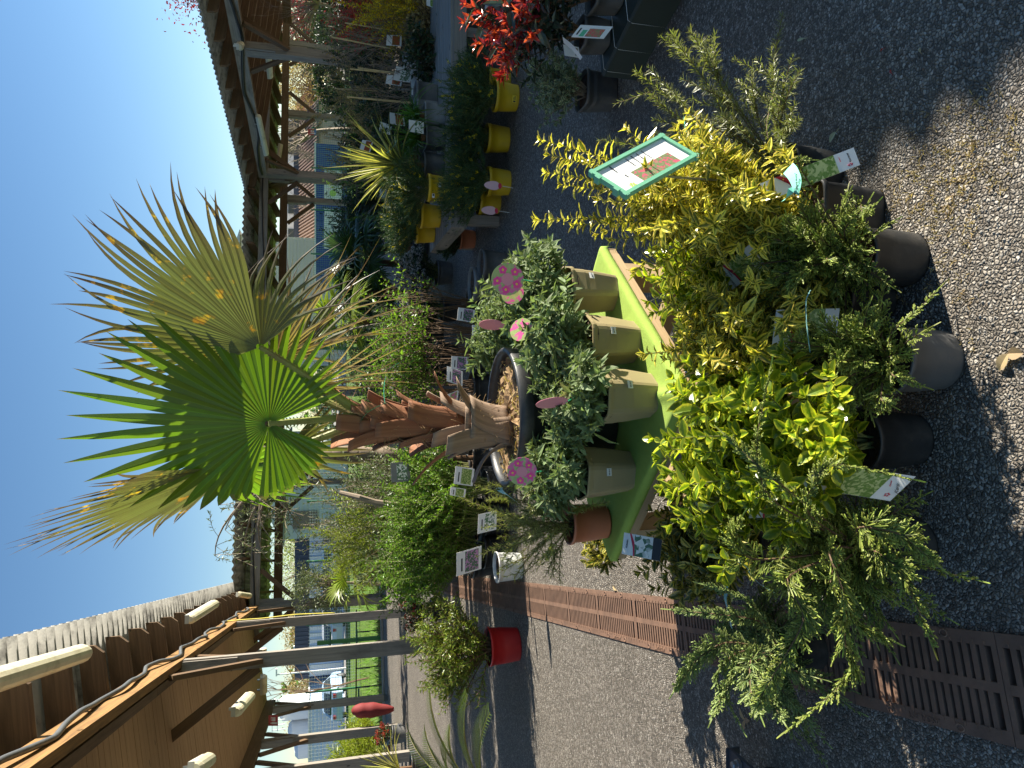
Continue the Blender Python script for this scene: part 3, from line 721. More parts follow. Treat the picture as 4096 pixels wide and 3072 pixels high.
# ---- camera, sun, sky -----------------------------------------------------------------
cam = bpy.data.cameras.new('camera'); co = bpy.data.objects.new('camera', cam); COL.objects.link(co); SC.camera = co
cam.sensor_fit = 'HORIZONTAL'; cam.sensor_width = 36; cam.lens = F_PX/4096*36; cam.clip_start = .02; cam.clip_end = 2000
Fv, Uv, Rv = Vector((0, CS, -SN)), Vector((0, SN, CS)), Vector((1, 0, 0))
m = Matrix.Identity(4)               # the phone lies on its side: picture-right is the ground, picture-top is the right-hand side
for i in range(3): m[i][0], m[i][1], m[i][2] = -Uv[i], Rv[i], -Fv[i]
m[2][3] = CAM_H; co.matrix_world = m
sl = bpy.data.lights.new('sun', 'SUN'); sl.energy = 5.0; sl.angle = rad(.53); sl.color = (1, .93, .80)
so = bpy.data.objects.new('sun', sl); COL.objects.link(so); so.rotation_euler = Vector(SUN_DIR).to_track_quat('Z', 'Y').to_euler(); so.location = (6, 2, 8)
w = bpy.data.worlds.new('World'); SC.world = w; w.use_nodes = True
nt = w.node_tree; nt.nodes.clear()
sky = nt.nodes.new('ShaderNodeTexSky'); sky.sky_type = 'NISHITA'; sky.sun_disc = False; sky.sun_elevation = SUN_EL; sky.sun_rotation = SUN_AZ
sky.altitude = 600; sky.air_density = 1.0; sky.dust_density = .05; sky.ozone_density = 1.4
bg = nt.nodes.new('ShaderNodeBackground'); bg.inputs['Strength'].default_value = .058
ow = nt.nodes.new('ShaderNodeOutputWorld'); hs = nt.nodes.new('ShaderNodeHueSaturation'); hs.inputs['Saturation'].default_value = 1.18; nt.links.new(sky.outputs[0], hs.inputs['Color']); nt.links.new(hs.outputs[0], bg.inputs[0]); nt.links.new(bg.outputs[0], ow.inputs[0])
vs = SC.view_settings; vs.view_transform = 'Standard'; vs.look = 'None'; vs.exposure = 1.5; vs.gamma = 1.0; vs.use_curve_mapping = False

# ---- ground ------------------------------------------------------------------------------
def slab(name, poly, z0, z1, mat, kind='structure'):
    n = len(poly); v = [(x, y, z) for z in (z0, z1) for x, y in poly]
    mb = MB(); mb.add(v, [(i, (i+1) % n, n+(i+1) % n, n+i) for i in range(n)], [(n, n+i, n+i+1) for i in range(1, n-1)])
    return tag(mb.build(name, mat), kind=kind)
mb = MB(); mb.add([(-400, -60, -.16), (400, -60, -.16), (400, 700, -.16), (-400, 700, -.16)], [(0, 1, 2, 3)])
tag(mb.build('ground', M['turf']), kind='structure')
dl = lambda y: -.779-.2355*(y-1.215)     # drain edges
dr = lambda y: dl(y)+.243
yl, yr = 16.6, 25.6
slab('yard', [(dr(-6), -6), (30, -6), (30, yr+2.5), (dr(18.6), 18.6)], -.15, 0, M['asphalt'])
slab('yard', [(-30, -6), (dl(-6), -6), (dl(18.6), 18.6), (-30, 9.5)], -.15, 0, M['asphalt'])
slab('kerb', [(-30, 9.52), (dl(18.6), 18.62), (dl(18.6)-.02, 18.78), (-30, 9.7)], -.15, .05, M['path'])
slab('lawn', [(-60, -1), (-30, 9.72), (dl(18.6), 18.80), (30, yr+2.52), (60, 34), (60, 60), (-60, 60)], -.155, -.03, M['turf'])
slab('drain_bed', [(dl(-1), -1), (dr(-1), -1), (dr(18), 18), (dl(18), 18)], -.155, -.085, M['soil'])
slab('car_park', [(-70, 44), (70, 52), (90, 120), (-90, 120)], -.02, .012, M['path'])

# drain gratings, cast in half-metre lengths
def grate_mesh(seg=.497, W=.236):
    mb = MB(); top, th = .004, .022
    def b(x0, x1, y0, y1, z=0.0): box(mb, ((x0+x1)/2, (y0+y1)/2, top-th/2+z), (x1-x0, y1-y0, th))
    b(-W/2, -W/2+.030, 0, seg); b(W/2-.030, W/2, 0, seg, -.0003); b(-.011, .011, .014, seg-.014, -.0006)
    b(-W/2+.0301, W/2-.0301, 0, .0138, -.0004); b(-W/2+.0301, W/2-.0301, seg-.0138, seg, -.0004)
    n = 19; p = (seg-.028)/n
    for i in range(1, n):
        for x0, x1 in ((-W/2+.0302, -.0112), (.0112, W/2-.0302)):
            y = .014+p*i; b(x0, x1, y-p*.28, y+p*.28, -.0008)
    for i in range(15):
        for x in (-W/2+.024, W/2-.024): box(mb, (x, .03+i*(seg-.06)/14, top+.0008), (.009, .004, .0022))
    for y in (.14, .36):                       # bolt eyes
        for x in (-W/2+.012, W/2-.012):
            a = np.linspace(0, 2*np.pi, 15); tube(mb, np.stack([x+.008*np.cos(a), y+.011*np.sin(a), np.full(15, top+.0006)], 1), .0022, 5)
    return mb
gm = grate_mesh().mesh('drain_grate', M['grate'])
gtext = text_mesh('ASOPLAST', .022, M['grate'], .0012)
gang = math.atan2(-A2[0], A2[1])
y = 1.236-1.94*.486; k = 0
while y < 17.3:
    o = link('drain_grate', gm, None, (dl(y)+.1215, y, 0)); o.rotation_euler = (0, 0, gang)
    lab = 'rusty slotted drain grating, '+('nearest to the camera' if k == 1 else 'out of sight at the viewer\'s feet' if k == 0 else 'number %d from the near end' % k)
    tag(o, lab, 'drain grate', 'drain gratings along the channel')
    if k in (1, 2, 3, 4, 5, 6):
        t_ = link('lettering', gtext, o); t_.location = (-.105, .25, .0048); t_.rotation_euler = (0, 0, -math.pi/2+math.pi)
    y += .486; k += 1

# fallen leaves and bits on the asphalt
def fallen(ix, iy, label, mat, L=.03, W=.016, rz=0, n=1, seed=0):
    rg = RNG(seed); mb = MB(); g = G(ix, iy)
    for i in range(n):
        a = rz+i*2.1; scatter(mb, [(0, 0, .006)], [(math.cos(a), math.sin(a), .12)], [(0, 0, 1)], L*(1-.15*i), W, OVAL, rg)
    tube(mb, [(0, 0, .006), (-.4*L*math.cos(rz), -.4*L*math.sin(rz), .004)], .0008, 4)
    tag(mb.build('fallen_leaf', M[mat], loc=tuple(g)), label, 'fallen leaf', 'leaves lying on the asphalt')
fallen(3350, 530, 'pale grey-green leaf lying alone on the shaded asphalt right of the white label', 'paleleaf', .034, .02, 2.2)
fallen(3205, 320, 'tan dead leaf under the long spiky shoots at the right', 'deadleaf', .04, .022, .6, 1)
fallen(3222, 155, 'thin pale curled leaf on dark asphalt beyond the shoot tips', 'paleleaf', .035, .010, 1.3)
fallen(2985, 2880, 'three-part dry brown leaf on the shaded asphalt left of the drain', 'deadleaf', .045, .018, .9, 3)
fallen(4040, 1415, 'crumpled cream leaf on the sunlit asphalt at the photo edge', 'deadleaf', .042, .028, 2.6, 2)
fallen(3574, 295, 'small red petal on the dark asphalt', 'photinia_red', .014, .007, .4)
fallen(3540, 195, 'small faded pink petal beyond the red one', 'photinia_red', .011, .006, 1.8)
fallen(3812, 785, 'tiny brown leaf among the dry moss near the sunlit asphalt', 'deadleaf', .018, .01, 1.8)
fallen(3690, 210, 'small beige leaf in the shaded asphalt at the right', 'deadleaf', .013, .008, .2)
fallen(2470, 2360, 'brown leaf lying on the gratings', 'deadleaf', .05, .02, 1.4)
mb = MB(); rg = RNG(5)
for i in range(300):
    ix, iy = (rg.uniform(3560, 4090), rg.uniform(380, 950)) if i < 190 else (rg.uniform(3500, 3900), rg.uniform(700, 1500))
    if i < 190 and abs((ix-3560)/520-(950-iy)/560) > .35+.3*rg.random(): continue
    g = G(ix, iy); m_ = rg.integers(4, 10)
    scatter(mb, g+rg.normal(size=(m_, 3))*[.008, .008, 0]+V3(0, 0, .001), rg.normal(size=(m_, 3))+V3(0, 0, .5), rg.normal(size=(m_, 3)), .009+.008*rg.random(m_), .0018, NEEDLE, rg)
tag(mb.build('dry_moss', M['drygrass']), 'dry straw-coloured moss in the asphalt', 'dry moss', kind='stuff')
# loose chippings
mb = MB(); rg = RNG(8); n = 2600
px = np.stack([rg.uniform(3300, 4090, n), rg.uniform(0, 3060, n)], 1); g = np.array([G(*p) for p in px])
ok = ~((g[:, 0] < np.array([dr(v) for v in g[:, 1]])+.01) & (g[:, 0] > np.array([dl(v) for v in g[:, 1]])-.01)); g = g[ok]; n = len(g)
ico = np.array([(0, 0, 1), (.9, 0, .3), (.28, .85, .3), (-.73, .53, .25), (-.7, -.5, .3), (.3, -.85, .35), (.7, .5, -.4), (-.3, .8, -.4), (-.9, 0, -.4), (-.25, -.8, -.4), (.7, -.5, -.4)])
tri = [(0,1,2),(0,2,3),(0,3,4),(0,4,5),(0,5,1),(1,6,2),(2,6,7),(2,7,3),(3,7,8),(3,8,4),(4,8,9),(4,9,5),(5,9,10),(5,10,1),(1,10,6)]
v = ico[None]*(rg.uniform(.0018, .0046, (n, 1, 1))*rg.uniform(.6, 1.3, (n, 1, 3)))*[1, 1, .7]+g[:, None]+ico[None]*rg.normal(size=(n, 11, 1))*.0005
mb.add(v.reshape(-1, 3), None, (np.arange(n)[:, None, None]*11+np.array(tri)[None]).reshape(-1, 3))
tag(mb.build('chippings', m_plain('loose_stone', (.25, .23, .20), .8, .55, 60, .3)), 'loose stone chippings on the asphalt', 'chippings', kind='stuff')

# ---- canopies ---------------------------------------------------------------------------------
Lp = V3(-2.14, 4.66)
LC, _, LA, LO, lzr = canopy('timber_canopy', 'weathered timber lean-to along the left side with warm boarded ceiling', Lp-A2*3.3, A2, -B2, 17.4, [.8, 7.08, 12.15, 16.6], [3.4, 11.15, 13.2, 16.4], rng=RNG(11), ceiling=True, raf_off=.35)
bk0 = V3(-5.25, 18.0); bk1 = V3(5.7, 20.9); BA = nrm(np.append(bk1-bk0, 0))[:2]; BO = V3(-BA[1], BA[0])
BC, _, BAv, BOv, bzr = canopy('timber_canopy', 'long timber canopy closing the far side of the yard', bk0-BA*.7, BA, BO, 21.5, [.75, 5.9, 12.0], [3.9, 8.4, 12.6, 15.6, 18.2], rng=RNG(12), W=2.3)
RA = nrm(V3(8.25-5.63, 3.6-20.6, 0))[:2]; RO = V3(-RA[1], RA[0]); RO = RO if RO[0] > 0 else -RO
RC, _, RAv, ROv, rzr = canopy('timber_canopy', 'dark timber canopy at the right reaching from the near side to the far corner', V3(5.63, 20.6), RA, RO, 22.5, [.15, 5.75, 11.4, 17.0], [3.0, 8.5, 14.2], rng=RNG(13), W=4.6, post_w=.19, slope=.13)

# cables clipped along the beams
def cable(label, pts, r, mat, cat='cable'):
    pts = np.asarray(pts, float); t = np.linspace(0, len(pts)-1, len(pts)*8); f = np.stack([np.interp(t, np.arange(len(pts)), pts[:, i]) for i in range(3)], 1)
    for _ in range(3): f[1:-1] = (f[:-2]+2*f[1:-1]+f[2:])/4
    mb = MB(); tube(mb, f, r, 7); return tag(mb.build('cable', M[mat], smooth=True), label, cat, 'cables on the canopies')
rg = RNG(21); pts = []
for s in np.arange(.2, 15.6, .32): pts.append(np.append(Lp-A2*3.3, 0)+LA*s-LO*(.115+.018*math.sin(s*5.1))+V3(0, 0, 3.005+.055*math.sin(s*3.3)+.02*rg.normal()))
cable('thick grey cable looping along the left canopy beam', pts, .020, 'cable')
pts = [np.append(bk0, 0)+BAv*s-BOv*.115+V3(0, 0, 2.98+.045*math.sin(s*1.3)+.015*rg.normal()) for s in np.arange(0, 11.8, .6)]
cable('dark cable sagging along the far canopy beam', pts, .016, 'blackcable')
pts = [np.append(V3(5.63, 20.6), 0)+RAv*s-ROv*.125+V3(0, 0, 2.97+.07*math.sin(s*1.7)+.02*rg.normal()) for s in np.arange(.3, 12, .5)]
cable('bundle of black cables drooping along the right canopy beam', pts, .03, 'blackcable')
q = np.append(Lp, 0)+LA*8.9
cable('yellow hose running down from the left canopy beam between two posts', [P(893, 2487, 13.2), P(960, 2480, 13.2), P(1050, 2474, 13.2), P(1180, 2458, 13.2), P(1340, 2452, 13.2)], .011, 'conduit_yellow', 'hose')

strip_light('long cream strip light nearest the camera under the left canopy edge', (-1.42, 3.95, 3.03), (-1.80, 5.42, 3.03))
strip_light('second cream strip light along the left canopy edge, half way to the corner', P(747, 2478, 9.3), P(850, 2416, 10.8))
strip_light('short-looking strip light at the far left corner of the yard', P(948, 2378, 16.4), P(992, 2384, 17.0))
strip_light('grimy strip light under the left canopy ceiling above the open bay', P(932, 2848, 8.4), P(990, 2785, 9.7))
strip_light('strip light on the left canopy ceiling cut by the photo edge', P(762, 3076, 6.0), P(818, 3040, 6.9))
strip_light('pale strip light hanging behind the big grey post, below it', P(1046, 2705, 14), P(1046, 2772, 14.2))
strip_light('pale strip light tip showing above the big grey post', P(1044, 2595, 14.4), P(1046, 2632, 14.4))
strip_light('bright strip light on the far canopy right of the palm tips', P(1026, 462, 17.2), P(1060, 618, 18.8))
strip_light('strip light inside the far canopy near the right corner', P(1062, 180, 15.5), P(1074, 308, 16.8))
strip_light('dim strip light behind the brace at the far canopy corner', P(1118, 575, 22.5), P(1108, 642, 22.5))
strip_light('round-ended strip light seen end on at the right canopy edge', P(950, 187, 13.2), P(956, 176, 14.4))

def wall_sign(label, tl, tr, bl, kind):
    t = thing('fire_sign', label, 'safety sign', tuple(P(*tl)), group='fire signs')
    c = card_px(t, tl, tr, bl, M['signred'], name='sign_plate', th=.006)
    W = M['white']
    c.poly('extinguisher_symbol', [(.18, .1), (.36, .1), (.36, .62), (.31, .72), (.31, .8), (.23, .8), (.23, .72), (.18, .62)], W, .009)
    for i in range(3):
        x = .5+.13*i; c.poly('flame_symbol', [(x, .25), (x+.09, .3), (x+.06, .55), (x+.1, .8), (x-.02, .6), (x-.04, .4)], W, .009)
    if kind: c.patch('blue_band', 0, 0, 1, .27, M['signblue'], .008)
wall_sign('red square fire extinguisher sign under the left canopy', (1074, 2903, 14), (1074, 2862, 14), (1112, 2903, 14), 0)
wall_sign('red and blue fire sign on a far post by the green fence', (1232, 540, 20.4), (1232, 517, 20.4), (1265, 540, 20.4), 1)
# ================= the display table and what stands on it =================
TZ = .48
tc = [V3(-.024, 1.82), V3(.493, 2.453), V3(-.096, 2.99), V3(-.614, 2.36)]     # near, right, far, left corner
tcen = sum(tc)/4
tb = thing('display_table', 'low square pale pine display table under the green cloth', 'table', (tcen[0], tcen[1], 0))
off3 = np.append(tcen, 0)
rg = RNG(31)
for i in range(4):
    a, b = np.append(tc[i], 0)-off3, np.append(tc[(i+1) % 4], 0)-off3
    d = nrm(b-a); nrm_in = V3(-d[1], d[0], 0)
    mb = MB(); beam(mb, a+d*.002+nrm_in*.018+V3(0, 0, TZ-.035), b-d*.038+nrm_in*.018+V3(0, 0, TZ-.035), .034, .05, rnd=rg.random()); mb.build('rail', M['wood_pale'], tb)
    c = a+d*.075+nrm_in*.075
    mb = MB(); beam(mb, c, c+V3(0, 0, TZ-.012), .075, .075, up=d, rnd=rg.random()); lg = mb.build('leg', M['wood_pale'], tb)
    mb = MB(); p = a+d*.09-nrm_in*.001+V3(0, 0, TZ-.045); lathe(mb, [(.0001, .006), (.006, .005), (.009, 0)], 10)
    o = mb.build('bolt', M['steel'], tb); o.location = tuple(p); o.rotation_euler = Vector((-nrm_in[0], -nrm_in[1], 0)).to_track_quat('Z', 'Y').to_euler()
    lo = a*.94+V3(0, 0, .13); l2 = b*.94+V3(0, 0, .13)
    mb = MB(); beam(mb, lo+d*.08, l2-d*.12, .03, .07, rnd=rg.random()); mb.build('stretcher', M['wood_pale'], tb)
ex, ey = np.append(tc[1]-tc[0], 0), np.append(tc[3]-tc[0], 0)
mb = MB()
for i in range(7):
    u0 = (i+.06)/7; u1 = (i+.94)/7
    beam(mb, np.append(tc[0], 0)-off3+ex*(u0+u1)/2+ey*.04+V3(0, 0, TZ-.0145), np.append(tc[0], 0)-off3+ex*(u0+u1)/2+ey*.96+V3(0, 0, TZ-.0145), np.linalg.norm(ex)*(u1-u0), .018, rnd=rg.random())
mb.build('top_boards', M['wood_pale'], tb)
n = 70; u = np.linspace(-.035, 1.035, n); U, W_ = np.meshgrid(u, u, indexing='ij')
def drop(x): return np.where(x < .0, -x, np.where(x > 1, x-1, 0))
d_ = drop(U)+drop(W_)
uc, wc = np.clip(U, -.006, 1.006), np.clip(W_, -.006, 1.006)
z = TZ+.003-d_*np.linalg.norm(ex)*1.0+.004*np.exp(-((U-.5)**2+(W_-.10)**2)*40)+.0035*np.maximum(0, np.sin(U*9+W_*4+np.sin(W_*7)))*np.exp(-d_*30)+.002*rg.normal(size=U.shape)*.15
z += .010*np.exp(-((U-W_)**2)*900)*(U < .16)*(d_ == 0)
v = np.append(tc[0], 0)+uc[..., None]*ex+wc[..., None]*ey; v[..., 2] = z
i = np.arange(n-1)[:, None]*n; j = np.arange(n-1)[None]
cm = MB(); cm.add(v.reshape(-1, 3), np.stack([i+j, i+n+j, i+n+j+1, i+j+1], -1).reshape(-1, 4))
cl = tag(cm.build('tablecloth', M['cloth'], smooth=True), 'bright lime green felt cloth covering the low display table', 'cloth')
sol = cl.modifiers.new('thickness', 'SOLIDIFY'); sol.thickness = .002

def flower_disc(parent, c, nrm_, r, mats=('photo_pink',), text=True, name='round_tag', stick=None, seed=0):
    """round plant label printed with pink flowers"""
    nn = nrm(nrm_); ex_ = nrm(np.cross(V3(0, 0, 1), nn)); ey_ = np.cross(nn, ex_); c = np.asarray(c, float)
    k = 28; th = np.arange(k)*2*np.pi/k
    ring = c+r*(np.cos(th)[:, None]*ex_+np.sin(th)[:, None]*ey_)
    mb = MB(); at = np.stack([r*np.cos(th), r*np.sin(th)+seed, 0*th], 1)
    mb.add(np.concatenate([ring, ring-nn*.0012]), [(i, (i+k-1) % k, k+(i+k-1) % k, k+i) for i in range(k)], [(0, i, i+1) for i in range(1, k-1)]+[(k, k+i+1, k+i) for i in range(1, k-1)], np.concatenate([at, at]))
    o = mb.build(name, M[mats[0]], parent)
    rg = RNG(seed+2)
    if text:
        for q in range(5):
            a = q*1.256+.5; cc = c+nn*.0006+(math.cos(a)*ex_+math.sin(a)*ey_)*r*.64
            mb = MB(); kk = 16; t = np.arange(kk)*2*np.pi/kk; rr = r*.25*(1+.13*np.cos(5*t))
            pts = cc+rr[:, None]*(np.cos(t)[:, None]*ex_+np.sin(t)[:, None]*ey_)
            mb.add(np.concatenate([pts, [cc+nn*.0006]]), None, [(i, (i+1) % kk, kk) for i in range(kk)]); f = mb.build('printed_flower', M['hotpink'], o)
            mb = MB(); pts = cc+nn*.001+r*.07*(np.cos(t)[:, None]*ex_+np.sin(t)[:, None]*ey_); mb.add(pts, None, [(0, i, i+1) for i in range(1, kk-1)]); mb.build('printed_flower_eye', M['yellowink'], o)
        mb = MB(); t = np.arange(20)*2*np.pi/20; pts = c+nn*.0016+r*.38*(np.cos(t)[:, None]*ex_+np.sin(t)[:, None]*ey_); mb.add(pts, None, [(0, i, i+1) for i in range(1, 19)]); mb.build('label_centre', M['pinkcard'], o)
    if stick is not None:
        mb = MB(); tube(mb, [c-ey_*r*.9, np.asarray(stick, float)], .0022, 5); mb.build('tag_stick', M['taggreen'], parent)
    return o
M['photo_grev'] = m_photo('print_of_pink_flowering_shrub', (.06, .08, .03), (.30, .36, .18), (.55, .10, .16), 210, .56, .64)
M['hotpink'] = m_plain('hot_pink_ink', (.75, .04, .26), .45, .15, 200, .02)
M['yellowink'] = m_plain('yellow_ink', (.75, .5, .05), .5, .1)

def cistus(label, loc, seed, rz, h=.25, r=.16, lean=(0, 0), price=True):
    rg = RNG(seed); t = thing('potted_rockrose', label, 'potted plant', loc, group='rock roses in tan pots')
    pot_mesh(t, .092, .167, M['tanpot'], 'hex', .012, .74, rng=rg, k=48, depth=.02).rotation_euler = (0, 0, rz)
    lm, sm = leafy(rg, 34, h, r, .043, .0150, LANCE, .0125, .145, .0028, base_r=.06, sub=3, subl=.45, flat=.45, spread=.8, tip=5, lean=lean, start=.12)
    lm.build('foliage', M['cistus'], t); sm.build('stems', M['stem'], t)
    if price:
        a = rz+.1; p = V3(math.sin(price[0])*.083, -math.cos(price[0])*.083, .10); nn = nrm(V3(math.sin(price[0]), -math.cos(price[0]), -.13))
        e = nrm(np.cross(V3(0, 0, 1), nn)); up = np.cross(nn, e)
        c = Card(t, p-e*.012-up*.008+nn*price[1], e, up, .024, .016, M['white'], name='price_sticker', th=.0006)
        c.text('EB2.06-9', .5, .5, .0052, M['print'])
    return t
c1 = cistus('grey-leaved rock rose at the right end of the green table', (.315, 2.335, TZ+.006), 41, .5, price=(.55, .004))
c2 = cistus('grey-leaved rock rose second from the right on the green table', (.135, 2.155, TZ+.006), 42, .15, h=.215, r=.15, price=(.35, .0035))
c3 = cistus('grey-leaved rock rose in the sunlit tan pot nearest the table corner', (-.035, 2.03, TZ+.006), 43, .05, h=.175, price=(.40, .004))
c4 = cistus('grey-leaved rock rose in the shaded tan pot left of the sunlit pots', (-.285, 2.195, TZ+.006), 44, -.05, h=.19, r=.14, price=(.12, .0035))
c5 = cistus('grey-leaved rock rose standing right behind the front row, beside the palm pot', (.20, 2.70, TZ+.006), 45, .3, h=.27, r=.15, price=None)
def loc_in(t, w): return np.asarray(w, float)-np.array(t.location)
flower_disc(c1, loc_in(c1, P(2030, 1117, 2.16)), (-.15, -1, .18), .050, stick=loc_in(c1, P(2160, 1130, 2.24)), seed=1)
flower_disc(c1, loc_in(c1, P(2050, 1172, 2.19)), (.2, -1, .5), .036, text=False, seed=2)
flower_disc(c4, loc_in(c4, P(2088, 1886, 2.12)), (-.2, -1, .25), .045, stick=loc_in(c4, P(2210, 1880, 2.2)), seed=3)
flower_disc(c3, loc_in(c3, P(2208, 1612, 1.90)), (-.93, -.36, -.05), .045, mats=('pinkcard',), text=False, stick=loc_in(c3, P(2340, 1565, 2.0)), seed=4)
flower_disc(c2, loc_in(c2, P(2085, 1318, 2.15)), (.3, -.7, .6), .038, mats=('photo_pink',), text=False, seed=5)
flower_disc(c5, loc_in(c5, P(1968, 1300, 2.42)), (-.95, -.3, .1), .045, mats=('pinkcard',), text=False, seed=6)

t = thing('potted_grevillea', 'needle-leaved shrub in the terracotta pot at the left tip of the green table', 'potted plant', (-.485, 2.385, TZ+.006))
pot_mesh(t, .072, .14, M['terra'], 'round', .012, .78, rng=RNG(4))
rg = RNG(46); ext = []
for q in [((2050, 1960), (1950, 2000, 2.6)), ((2150, 2150), (2060, 2310, 2.35)), ((2230, 2150), (2240, 2330, 2.25)), ((2150, 2080), (1930, 2110, 2.6)), ((2250, 2030), (2430, 2010, 2.05)), ((2100, 2100), (1840, 1990, 2.7)), ((2300, 2080), (2160, 2250, 2.2)), ((2060, 2120), (2010, 2240, 2.6))]:
    b = loc_in(t, P(*q[1])); mid = loc_in(t, P(*q[0], 2.4)); ext.append(bez(V3(0, 0, .12), mid, b, 12))
lm, sm = leafy(rg, 22, .30, .22, .021, .0022, NEEDLE, .0036, .13, .0018, pair=3, spread=.85, tip=6, sub=2, subl=.5, flat=.5, start=.1, extra=ext)
lm.build('foliage', M['grevillea'], t); sm.build('stems', M['brownstem'], t)
mb = MB(); ribbon(mb, bez(loc_in(t, P(1995, 1950, 2.45)), loc_in(t, P(2020, 1975, 2.3)), loc_in(t, P(2062, 2005, 2.35)), 9), .022, rg, side=V3(0, -1, 0), fold=.05); mb.build('paper_strip', M['tagblue'], t)

# ---- the fan palm -----------------------------------------------------------------------------
PX = P(2020, 1668, 2.45); pb = V3(PX[0], 2.45, TZ+.006)
pal = thing('fan_palm', 'tall fan palm with bright green and browned leaves in a large black tub', 'palm', tuple(pb))
R_, Hh = .24, .36; mb = MB()
lathe(mb, [(.01, 0), (R_*.74, 0), (R_*.76, .006), (R_*.9, Hh*.55), (R_*.955, Hh-.055), (R_*.985, Hh-.052), (R_, Hh-.045), (R_+.002, Hh-.006), (R_-.004, Hh), (R_-.014, Hh-.002), (R_-.018, Hh-.02), (R_-.02, Hh-.09)], 56)
tubm = mb.build('tub', M['blackpot'], pal, smooth=True)
rg = RNG(51); mb = MB(); n = 36; th = np.arange(n)*2*np.pi/n; rr = np.linspace(0, R_-.019, 10)
v = np.zeros((10, n, 3)); v[..., 0] = rr[:, None]*np.cos(th); v[..., 1] = rr[:, None]*np.sin(th); v[..., 2] = Hh-.04+.006*rg.normal(size=(10, n))+.02*(1-rr/R_)[:, None]; v[0] = v[0].mean(0)
i = np.arange(9)[:, None]*n; j = np.arange(n)[None]; mb.add(v.reshape(-1, 3), np.stack([i+j, i+(j+1) % n, i+n+(j+1) % n, i+n+j], -1).reshape(-1, 4)); mb.build('soil', M['bark_mulch'], pal)
mb = MB(); k = 420; a = rg.random(k)*6.28; q = R_*.9*np.sqrt(rg.random(k)); p = np.stack([q*np.cos(a), q*np.sin(a), np.full(k, Hh-.026)], 1)
scatter(mb, p, rg.normal(size=(k, 3))*[1, 1, .35], rg.normal(size=(k, 3))*.4+V3(0, 0, 1), .012+.02*rg.random(k), .008, OVAL3, rg); mb.build('bark_chips', M['drygrass'], pal)
tb0, tb1 = P(2050, 1722, 2.45)-pb, P(1440, 1688, 2.45)-pb
def trunk_at(f): return tb0+(tb1-tb0)*f+V3(.012*math.sin(f*5), 0, 0)
def trunk_r(f): return .066-.024*f
mb = MB(); f = np.linspace(0, 1, 14); tube(mb, [trunk_at(x) for x in f], [trunk_r(x) for x in f], 14); mb.build('trunk', M['fibre'], pal, smooth=True)
def boot(mb, base, up, out, L, w0, w1, flare, curlk, th=.007, arc=.8, rnd=0.0):
    up, out = nrm(up), nrm(out); side = np.cross(up, out); n, kx = 8, 7
    s = np.linspace(0, 1, n); V = []; AT = []
    for sgn in (0, 1):
        for x in s:
            w = w0+(w1-w0)*x**.8; c = base+up*L*x*(1-.12*flare*x)+out*(flare*L*x**1.7+curlk*L*x**4)
            for uu in np.linspace(-1, 1, kx):
                V.append(c+side*w/2*math.sin(uu*arc)/math.sin(arc)+out*(w/2*(math.cos(uu*arc)-1)*.9-sgn*th*(1-uu*uu*.6))); AT.append((uu*w/2+rnd, sgn*.01, x*L+rnd*3))
    m = n*kx; q = []
    for sg in (0, 1):
        for r in range(n-1):
            for c in range(kx-1):
                a_ = sg*m+r*kx+c; b_ = [a_, a_+1, a_+kx+1, a_+kx]; q.append(b_[::-1] if sg else b_)
    for c in range(kx-1): q += [(c, m+c, m+c+1, c+1), ((n-1)*kx+c, (n-1)*kx+c+1, m+(n-1)*kx+c+1, m+(n-1)*kx+c)]
    for r in range(n-1): q += [(r*kx, (r+1)*kx, m+(r+1)*kx, m+r*kx), (r*kx+kx-1, m+r*kx+kx-1, m+(r+1)*kx+kx-1, (r+1)*kx+kx-1)]
    mb.add(V, q, attr=AT)
bl = []          # (height fraction, angle from camera-facing towards the right, length, w0, w1, flare, curl, grey)
for i in range(22):
    f = .03+.84*i/21; bl.append((f, i*2.39996, .15+.05*rg.random(), .105-.03*f, .045+.02*rg.random(), .06+.12*rg.random(), .05+.12*rg.random(), f < .3))
bl += [(.30, .95, .15, .06, .035, .75, .15, False), (.16, .75, .16, .09, .055, .85, .05, True), (.06, -.35, .24, .10, .07, .38, .0, True), (.20, -1.25, .26, .08, .06, .35, .15, False), (.05, -1.3, .13, .10, .07, .6, .3, True), (.12, .2, .13, .12, .10, .2, .1, True), (.70, .25, .13, .08, .055, .12, .0, False), (.80, -.1, .11, .07, .05, .05, .0, False), (.84, .9, .12, .06, .045, .25, 0, False), (.62, .8, .14, .08, .06, .2, 0, False), (.05, .6, .15, .14, .11, .28, .1, True)]
for f, a, L, w0, w1, fl, cu, grey in bl:
    o3 = V3(math.sin(a), -math.cos(a), 0); mb = MB(); boot(mb, trunk_at(f)+o3*(trunk_r(f)*.98), nrm(tb1-tb0)+o3*.10, o3, L, w0, w1, fl, cu, rnd=rg.random()*2)
    mb.build('leaf_base', M['boot_grey'] if grey else M['boot'], pal, smooth=True)
mb = MB()
for i in range(420):
    f = rg.random()*.95; a = rg.random()*6.28; o3 = V3(math.sin(a), -math.cos(a), 0); p0 = trunk_at(f)+o3*trunk_r(f)*1.05
    d = nrm(V3(*rg.normal(size=3))+o3*.5); tube(mb, bez(p0, p0+d*.02+o3*.014, p0+d*.045+o3*.004+V3(0, 0, -.008), 5), .0007, 3, cap=False)
mb.build('fibre', M['drygrass'], pal)
